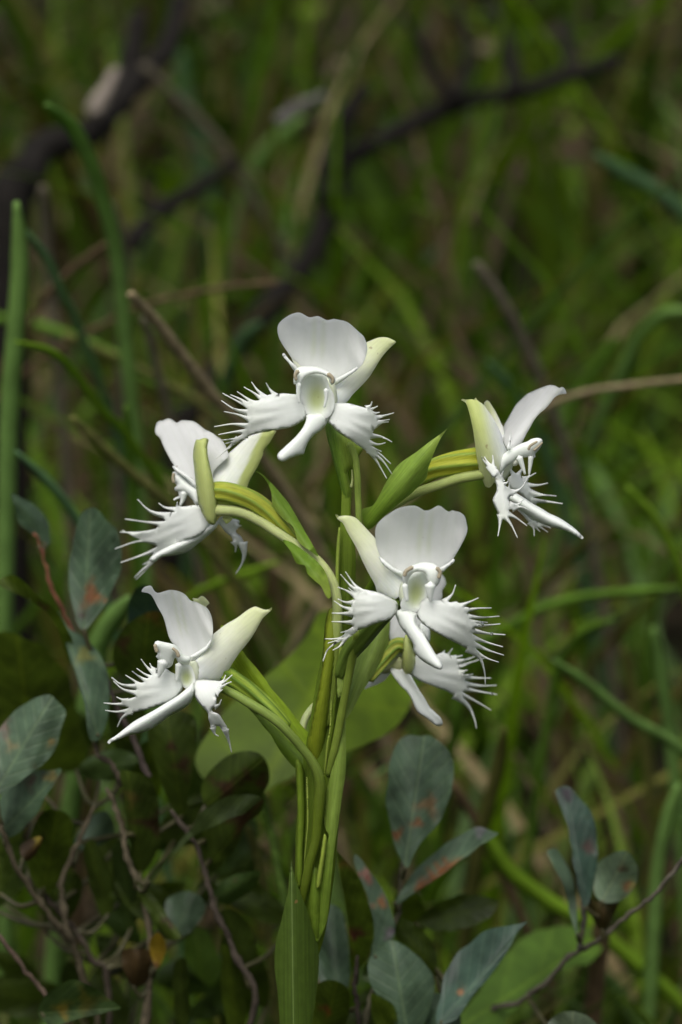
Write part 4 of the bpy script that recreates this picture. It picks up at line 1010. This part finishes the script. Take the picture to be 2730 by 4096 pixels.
b4 = Bush('broad_leaved_herb', (0.0, 0.2, 0), 'broad bright green leaf standing right behind the orchid stem', 'herb')
b4.branch('F', '600,1800 640,2000 690,2300', 14, 22, (0.10, 0.17, 0.03), name='leaf_stalk')
b4.leaf('F', '745,1400 700,1470 640,1530 550,1600 480,1680 450,1740 470,1790 540,1825 600,1820 640,1800 720,1755 800,1725 880,1690 935,1640 948,1570 900,1530 850,1500 800,1440', '600,1810 800,1450', (14, 14.5, 17), (0.112, 0.182, 0.008), W=330, slope=0.7, fold=0.9, cross=0.4, mat=M_BROAD, rip=0.3, res=30)
b5 = Bush('broad_leaved_herb', (0.09, 0.26, 0), 'light green rounded leaf spread flat under the bare slanting twig', 'herb')
b5.branch('R', '700,1320 640,1500', 14, 20, (0.10, 0.17, 0.03), name='leaf_stalk')
b5.leaf('R', '630,1350 730,1200 800,1110 880,1000 960,950 1080,925 1180,930 1235,960 1240,1020 1180,1080 1080,1105 960,1190 850,1300 800,1370', '660,1340 1220,970', (13, 15, 19), (0.13, 0.24, 0.035), W=190, slope=0.9, fold=0.6, mat=M_BROAD, res=26)
b5.leaf('M', '1080,1140 1180,1170 1240,1300 1265,1420 1200,1490 1120,1430 1050,1320', '1150,1460 1120,1150', (17, 17, 17), (0.10, 0.17, 0.03), W=120, mat=M_BROAD, petiole=False)

# ================================================================ GRASS
GREEN = (0.13, 0.25, 0.03); GREEN2 = (0.19, 0.33, 0.085); LIME = (0.20, 0.34, 0.025); TEAL = (0.12, 0.23, 0.10)
TAN = (0.25, 0.20, 0.11); GREY = (0.13, 0.112, 0.075); OLIVE = (0.13, 0.135, 0.035); BRN = (0.11, 0.075, 0.038)
blade_specs = [
    # path (tip first), depth m, width px of photo/1568, colour, label, category
    ('38,462 46,600 36,750 24,900 18,1060', (0.24, 0.28), 44, GREEN2, 'broad upright grass blade, pale green, beside drier stems', 'grass blade'),
    ('105,238 165,285 210,370 240,460 268,570 285,720', (0.30, 0.40), 40, GREEN2, 'grass blade bent over at the top in a hook, grey-green', 'grass blade'),
    ('62,530 110,600 145,680 175,740', (0.32, 0.38), 22, TEAL, 'short bluish grass blade leaning off the broad upright blade', 'grass blade'),
    ('35,785 120,808 180,865 240,945 300,1010', (0.22, 0.30), 22, LIME, 'thin yellow-green grass blade arching in a low curve', 'grass blade'),
    ('300,675 360,740 430,830 500,920 570,1000', (0.22, 0.30), 27, TAN, 'straight dead straw-coloured grass stalk, thickest of the dry ones', 'grass stalk'),
    ('165,960 250,1040 330,1110 410,1180', (0.24, 0.30), 24, OLIVE, 'dry olive grass stalk leaning towards the turned-away flower', 'grass stalk'),
    ('265,548 200,595 140,645 80,720', (0.40, 0.46), 20, BRN, 'brown dead grass stalk crossing behind the upright blades', 'grass stalk'),
    ('35,1035 120,1115 185,1205 220,1300', (0.22, 0.26), 25, TEAL, 'dark bluish grass blade above the shrub leaves', 'grass blade'),
    ('640,648 520,660 420,680 300,715', (0.40, 0.46), 14, BRN, 'thin brown stalk lying nearly level in the grass', 'grass stalk'),
    ('600,740 560,775 535,830 515,890', (0.55, 0.6), 30, TEAL, 'bluish grass blade behind the topmost flower', 'grass blade'),
    ('1095,605 1160,700 1205,790 1245,880', (0.45, 0.5), 27, GREY, 'straight grey dead grass stalk above the profile flower', 'grass stalk'),
    ('1365,355 1430,395 1510,440 1600,520', (0.6, 0.66), 36, TEAL, 'broad bluish grass blade bending over', 'grass blade'),
    ('1600,868 1450,885 1330,905 1200,965', (0.34, 0.38), 15, TAN, 'thin tan grass stalk leaning beside the profile flower', 'grass stalk'),
    ('1440,1115 1510,1200 1560,1300 1600,1420', (0.32, 0.36), 24, LIME, 'bright green grass blade curving down by itself', 'grass blade'),
    ('1270,1515 1350,1570 1450,1650 1580,1730', (0.28, 0.32), 27, GREEN2, 'long light green grass blade running down behind the fringed lips', 'grass blade'),
    ('1110,1910 1170,2000 1260,2070 1400,2160', (0.24, 0.28), 40, LIME, 'broad bright green grass blade slanting above the light green leaf', 'grass blade'),
    ('1160,1670 1145,1760 1120,1860 1100,1960', (0.26, 0.3), 32, OLIVE, 'yellowish grass blade standing behind the broad upright shrub leaf', 'grass blade'),
    ('1600,715 1530,720 1480,760 1440,830', (0.5, 0.55), 30, GREEN2, 'green grass blade arching over away from the dry stalk', 'grass blade'),
    ('1420,775 1380,830 1340,890 1310,960', (0.55, 0.6), 30, GREEN, 'green grass blade leaning towards the profile flower', 'grass blade'),
    ('1120,830 1170,890 1220,960 1260,1060', (0.5, 0.56), 30, TEAL, 'dull bluish grass blade behind the profile flower', 'grass blade'),
    ('1360,1225 1300,1290 1230,1360 1180,1430', (0.42, 0.46), 26, OLIVE, 'olive grass blade slanting behind the large facing flower', 'grass blade'),
    ('1560,1350 1430,1360 1320,1375 1200,1420', (0.35, 0.4), 22, GREEN, 'grass blade lying almost level behind the fringed lips', 'grass blade'),
    ('1500,1440 1520,1560 1540,1700 1560,1900', (0.35, 0.4), 34, GREEN2, 'wide upright grass blade in the bright thicket', 'grass blade'),
    ('1410,1420 1330,1460 1280,1540 1260,1650', (0.36, 0.4), 26, GREEN, 'grass blade curling over above the spotted twig leaves', 'grass blade'),
    ('1040,1420 1060,1520 1050,1640 1040,1700', (0.34, 0.38), 26, GREEN, 'grass blade showing between the fringed lips and the shrub', 'grass blade'),
    ('480,460 510,500 505,600 480,700', (0.75, 0.8), 32, LIME, 'blurred lime green grass blade behind the fallen branch', 'grass blade'),
    ('330,150 400,220 470,290 540,385', (0.75, 0.8), 24, GREY, 'dead grey stalk leaning in the thicket behind', 'grass stalk'),
    ('515,60 520,150 530,260 540,380', (0.9, 0.95), 38, OLIVE, 'pale olive grass blade standing far back', 'grass blade'),
    ('420,120 430,220 460,330 480,450', (0.95, 1.0), 44, TEAL, 'wide teal grass blade standing far back', 'grass blade'),
    ('700,270 640,320 590,380 560,470', (0.85, 0.9), 40, GREEN2, 'grass blade bent across the fallen branch', 'grass blade'),
    ('255,470 280,540 290,620 285,720', (0.5, 0.55), 26, GREY, 'grey dead stalk against the hooked blade', 'grass stalk'),
    ('100,430 105,520 115,640 130,800', (0.5, 0.55), 28, GREY, 'upright weathered grey stalk behind the broad pale blade', 'grass stalk'),
    ('330,730 350,800 370,880 390,960', (0.36, 0.4), 20, GREY, 'short grey stalk under the straw-coloured one', 'grass stalk'),
    ('150,770 260,820 380,880 500,960', (0.4, 0.46), 22, OLIVE, 'olive stalk slanting behind the thick straw stalk', 'grass stalk'),
    ('440,900 360,880 290,840 230,800', (0.45, 0.5), 24, GREEN, 'dark green blade slanting behind the thick straw stalk', 'grass blade'),
    ('290,930 295,1010 305,1090 310,1180', (0.30, 0.34), 26, GREEN, 'green blade upright behind the turned-away flower', 'grass blade'),
    ('0,1000 20,1080 10,1180 0,1300', (0.3, 0.34), 26, BRN, 'brown dried blade near the shrub tip leaf', 'grass blade'),
    ('640,1290 560,1320 490,1345 420,1390', (0.32, 0.36), 20, LIME, 'lime blade lying between the two left flowers', 'grass blade'),
    ('300,1370 260,1420 230,1470 215,1540', (0.2, 0.22), 50, GREEN2, 'light green broad grass blade behind the oblong shrub leaves', 'grass blade'),
    ('570,1900 590,1960 610,2050 620,2160', (0.15, 0.17), 22, OLIVE, 'thin olive stalk behind the clasping stem leaf', 'grass stalk'),
    ('1390,2080 1375,2200 1360,2353', (0.2, 0.22), 44, BRN, 'stout tan-brown dead stem rooted below the spotted twig leaves', 'grass stalk'),
    ('1040,1800 1085,1870 1130,1960 1180,2060', (0.3, 0.33), 24, BRN, 'brown stalk crossing behind the pointed shrub leaf', 'grass stalk'),
    ('1430,1480 1460,1620 1490,1780 1500,1980', (0.40, 0.44), 28, OLIVE, 'olive blade upright among brighter grass', 'grass blade'),
    ('1560,1800 1530,1900 1510,2020 1500,2200', (0.25, 0.28), 34, GREEN2, 'light green blade rising behind the bare slanting twig', 'grass blade'),
]

def ribbon(mb, world_pts, widths, col, thick=0.0004, vfold=0.35, roll=0.0):
    P = [Vector(p) for p in world_pts]
    n = len(P)
    rows = []
    for i in range(n):
        d = (P[min(i + 1, n - 1)] - P[max(i - 1, 0)]).normalized()
        side = d.cross(Vector((math.sin(roll), -math.cos(roll), 0)))
        if side.length < 1e-3:
            side = Vector((1, 0, 0))
        side.normalize()
        nor = side.cross(d).normalized()
        w = widths[i] / 2
        t = i / (n - 1)
        r = [mb.add(tuple(P[i] - side * w + nor * (w * vfold)), col, (t, -1, 0)), mb.add(tuple(P[i] - nor * thick), col, (t, 0, 0)),
             mb.add(tuple(P[i] + side * w + nor * (w * vfold)), col, (t, 1, 0)), mb.add(tuple(P[i] + nor * thick), col, (t, 0, 0))]
        rows.append(r)
    for i in range(n - 1):
        a, b = rows[i], rows[i + 1]
        for k in range(4):
            k2 = (k + 1) % 4
            mb.f.append([a[k], a[k2], b[k2], b[k]])
    mb.f.append(rows[0][::-1]); mb.f.append(rows[-1])

for i, (path, (ya, yb), w, col, label, cat) in enumerate(blade_specs):
    p = zp('F', path)
    n = len(p)
    rr = random.Random(i)
    W = [np.array(PY(p[k][0], p[k][1], ya + (yb - ya) * k / (n - 1))) for k in range(n)]
    last = W[-1].copy(); d = W[-1] - W[-2]
    d = d / np.linalg.norm(d)
    q = last.copy()
    for k in range(60):                       # grow on along its own line, sinking, down to the soil
        d = d + np.array((0, 0.01, -0.05)); d = d / np.linalg.norm(d)
        q = q + d * 0.012
        if k % 8 == 7:
            W.append(q.copy())
        if q[2] < ground_z(q[0], q[1]) - 0.01:
            W.append(q.copy()); break
    pts = catmull_open(W, 6)
    m = len(pts)
    scale = 1.741e-4 * (DIST + ya) / DIST
    dry = 'stalk' in cat
    wid = [w * scale * ((0.72 if dry else 0.18) + (0.28 if dry else 0.82) * min(1.0, 9.0 * (k / (m - 1)) + 0.1) ** 0.7) * (1 - 0.35 * max(0, k / (m - 1) - 0.6)) for k in range(m)]
    mb = MB()
    if dry:
        frame_tube(mb, [tuple(q) for q in pts], [q / 2 for q in wid], c_const(col), 8, flat=0.8)
        o = mb.build('grass_stalk', M_BARK)
    else:
        ribbon(mb, [tuple(q) for q in pts], wid, col, 0.0005, 0.3, rr.uniform(-0.3, 0.3))
        o = mb.build('grass_blade', M_GRASS)  # each one a single grass blade
    tag(o, label, cat, 'grass stalks and blades behind the orchid')

# ---- dead branches lying in the grass behind
def stick(name, label, paths, col=(0.012, 0.010, 0.008)):
    root_p = zp('F', paths[0][0]); Yr = paths[0][1][1]
    end = PY(root_p[-1][0], root_p[-1][1], Yr)
    root = empty(name, (end[0], end[1], ground_z(end[0], end[1])), label, 'branch')
    for j, (path, (ya, yb), r, gnd, *tint) in enumerate(paths):
        p = zp('F', path); n = len(p)
        W = [np.array(PY(p[k][0], p[k][1], ya + (yb - ya) * k / (n - 1))) for k in range(n)]
        if gnd:
            W.append(np.array((W[-1][0] + (W[-1][0] - W[-2][0]) * 0.5, W[-1][1] + 0.02, ground_z(W[-1][0], W[-1][1]) - 0.02)))
        pts = catmull_open(W, 8)
        m = len(pts)
        rr = random.Random(j)
        rad = [1.55 * r * 1.741e-4 * (DIST + ya) / DIST * (0.6 + 0.55 * k / (m - 1)) * rr.uniform(0.85, 1.2) for k in range(m)]
        mb = MB()
        frame_tube(mb, [tuple(q) for q in pts], rad, c_const(tint[0] if tint else col), 9)
        mb.build('peeling_bark' if tint else 'limb' if j == 0 else 'twig', M_BARK, root)
stick('fallen_branch', 'long dark dead branch slanting down through the grass behind the topmost flower', [
    ('1420,140 1300,175 1190,212 1090,228 1000,258 900,312 800,368 765,450 735,540 690,620 610,715 540,800 470,900 400,1060', (0.85, 0.70), 17, True),
    ('1050,0 1075,120 1050,225', (0.82, 0.79), 9, False),
    ('930,40 980,130 1040,230', (0.78, 0.79), 8, False),
    ('1130,0 1165,90 1185,210', (0.86, 0.82), 11, False),
    ('840,200 790,280 765,380 760,450', (0.76, 0.76), 20, False),
    ('1300,50 1310,170', (0.88, 0.84), 10, False),
    ('745,218 690,242 640,280', (0.72, 0.71), 9, False, (0.13, 0.12, 0.11))])
stick('fallen_branch', 'dark crooked dead branch with a pale broken patch among tall grass', [
    ('415,0 385,110 330,170 260,250 200,310 100,340 60,420 20,560', (0.82, 0.62), 22, True),
    ('320,30 300,150 270,240', (0.78, 0.75), 20, False),
    ('540,370 440,440 360,490 300,560', (0.78, 0.7), 14, False),
    ('268,160 245,205 215,255', (0.70, 0.69), 12, False, (0.26, 0.22, 0.18))])
# ---- the grass mass itself
PAL = [((0.052, 0.100, 0.006), 5), ((0.032, 0.064, 0.005), 5), ((0.075, 0.125, 0.008), 3.5), ((0.060, 0.105, 0.030), 2), ((0.085, 0.085, 0.016), 3), ((0.15, 0.12, 0.06), 1.6), ((0.060, 0.042, 0.024), 4.5), ((0.11, 0.19, 0.010), 1.2)]
PW = np.array([w for _, w in PAL]); PW = PW / PW.sum()

def grass_mass(name, label, roots, hmin, hmax, wmin, wmax, lean, seed, bend=0.75, outward=False, gain=1.0):
    r = np.random.default_rng(seed)
    n = len(roots); S = 7
    R = np.array(roots)
    h = r.uniform(hmin, hmax, n); w = r.uniform(wmin, wmax, n)
    az = r.uniform(0, 2 * np.pi, n); le = np.abs(r.normal(0.25, lean, n)); droop = r.uniform(0.1, 1.0, n) * bend
    if outward:
        az = np.where(R[:, 0] > 0, 0.0, np.pi) + r.uniform(-1.0, 1.0, n)
    ori = r.uniform(-0.9, 0.9, n)
    ci = r.choice(len(PAL), n, p=PW)
    base = np.array([PAL[k][0] for k in ci]) * r.uniform(0.7, 1.25, (n, 1)) * gain
    V = np.zeros((n, S, 3, 3)); T = np.zeros((n, S, 3, 3)); C = np.zeros((n, S, 3, 4)); C[..., 3] = 1
    dx, dy = np.cos(az), np.sin(az)
    for i in range(S):
        u = i / (S - 1)
        out = h * (le * u + droop * u ** 3 * 0.8)
        zz = h * (u - 0.35 * droop * u ** 3)
        cx = R[:, 0] + dx * out; cy = R[:, 1] + dy * out; cz = R[:, 2] + zz
        ww = w * (1 - u ** 2.2) * 0.5 + 0.0004
        sx, sy = np.cos(ori), np.sin(ori)
        for k, s in enumerate((-1, 0, 1)):
            V[:, i, k, 0] = cx + s * sx * ww
            V[:, i, k, 1] = cy + s * sy * ww + (0.25 * ww if s else 0)
            V[:, i, k, 2] = cz
            T[:, i, k, 0] = u; T[:, i, k, 1] = s
            C[:, i, k, :3] = base
    idx = np.arange(n * S * 3).reshape(n, S, 3)
    q = []
    for k in (0, 1):
        q.append(np.stack([idx[:, :-1, k], idx[:, :-1, k + 1], idx[:, 1:, k + 1], idx[:, 1:, k]], -1).reshape(-1, 4))
    F = np.concatenate(q)
    me = bpy.data.meshes.new(name)
    me.from_pydata(V.reshape(-1, 3).tolist(), [], F.tolist())
    a = me.attributes.new('col', 'FLOAT_COLOR', 'POINT'); a.data.foreach_set('color', C.astype(np.float32).ravel())
    a = me.attributes.new('ts', 'FLOAT_VECTOR', 'POINT'); a.data.foreach_set('vector', T.astype(np.float32).ravel())
    me.polygons.foreach_set('use_smooth', [True] * len(me.polygons))
    me.materials.append(M_GRASS)
    o = bpy.data.objects.new(name, me)
    COL.objects.link(o)
    o['kind'] = 'stuff'
    tag(o, label, 'grass')
    return o

def scatter(n, x0, x1, y0, y1, keep):
    out = []
    while len(out) < n:
        x = rng.uniform(x0, x1); y = rng.uniform(y0, y1)
        if keep(x, y):
            out.append((x, y, ground_z(x, y) - 0.005))
    return out

grass_mass('tall_grass', 'dense tall grass, green mixed with dead straw, covering the bank behind',
           scatter(3600, -1.7, 1.7, 0.95, 3.0, lambda x, y: abs(x) < 0.45 + 0.38 * y), 0.14, 0.46, 0.006, 0.017, 0.28, 3)
grass_mass('low_grass', 'short rough grass on the near foot of the bank behind the orchid',
           scatter(1500, -1.1, 1.1, 0.38, 1.0, lambda x, y: True), 0.08, 0.24, 0.005, 0.013, 0.4, 8, gain=1.5)
grass_mass('tall_grass', 'loose pale grass leaning and crossing in front of the bank',
           scatter(480, -0.75, 0.75, 0.46, 1.1, lambda x, y: True), 0.20, 0.46, 0.004, 0.010, 0.55, 21, gain=1.75)
grass_mass('low_grass', 'short grass sprouting round the foot of the orchid',
           scatter(1600, -0.9, 0.9, 0.12, 0.5, lambda x, y: True), 0.05, 0.15, 0.003, 0.006, 0.3, 4)
grass_mass('low_grass', 'short grass before the orchid, added below view to shade its stem',
           scatter(1300, -0.5, 0.5, -0.75, 0.12, lambda x, y: math.hypot(x, y) > 0.03), 0.06, 0.165, 0.003, 0.007, 0.2, 14)  # below view, added to dim low light on the lower stem
grass_mass('tall_grass', 'upright tall grass added out of view on both sides to shade the orchid',
           scatter(1900, -0.75, 0.75, -0.55, 0.05, lambda x, y: abs(x) > 0.235), 0.22, 0.50, 0.005, 0.012, 0.05, 15, 0.35, True)  # unseen, added beside the plant to darken its lower half
grass_mass('tall_grass', 'unseen tall grass added round the sides and back to block low sky',
           scatter(3600, -2.4, 2.4, -3.6, 0.5, lambda x, y: (abs(x) > 1.0) if y > -2.2 else True), 0.35, 0.85, 0.006, 0.014, 0.08, 5)  # out of view, put in to hold off low sky light

def undergrowth(n, seed):
    r = random.Random(seed)
    mb = MB()
    for k in range(n):
        y = r.uniform(0.9, 2.8); x = r.uniform(-1, 1) * (0.4 + 0.35 * y)
        z = ground_z(x, y) + r.uniform(0.02, 0.40)
        L = r.uniform(0.012, 0.04); wd = L * r.uniform(0.3, 0.55)
        a = Vector((r.uniform(-1, 1), r.uniform(-1, 0.4), r.uniform(-0.6, 0.7))).normalized()
        sd = a.cross(Vector((r.uniform(-0.5, 0.5), r.uniform(-0.5, 0.5), 1))).normalized()
        nn = sd.cross(a)
        c = r.choice([(0.05, 0.10, 0.006), (0.07, 0.13, 0.007), (0.03, 0.06, 0.006), (0.06, 0.10, 0.035), (0.12, 0.21, 0.01), (0.07, 0.048, 0.025), (0.16, 0.13, 0.085), (0.03, 0.022, 0.014), (0.03, 0.022, 0.014)])
        o = Vector((x, y, z))
        prof = ((0, 0), (0.3, 0.85), (0.6, 1.0), (0.85, 0.55), (1, 0))
        rows = [[mb.add(tuple(o + a * (L * t) + sd * (wd * w * q) + nn * (-0.25 * wd * abs(q) * w + 0.1 * L * t * t)), c, (t, q, 0)) for q in (-1, 0, 1)] for t, w in prof]
        for i in range(4):
            for q in (0, 1):
                mb.f.append([rows[i][q], rows[i][q + 1], rows[i + 1][q + 1], rows[i + 1][q]])
    o = mb.build('undergrowth', M_GRASS)
    o['kind'] = 'stuff'
    tag(o, 'small leaves of low undergrowth tangled through the tall grass', 'undergrowth')
undergrowth(2200, 5)
print('objects', len(bpy.data.objects))
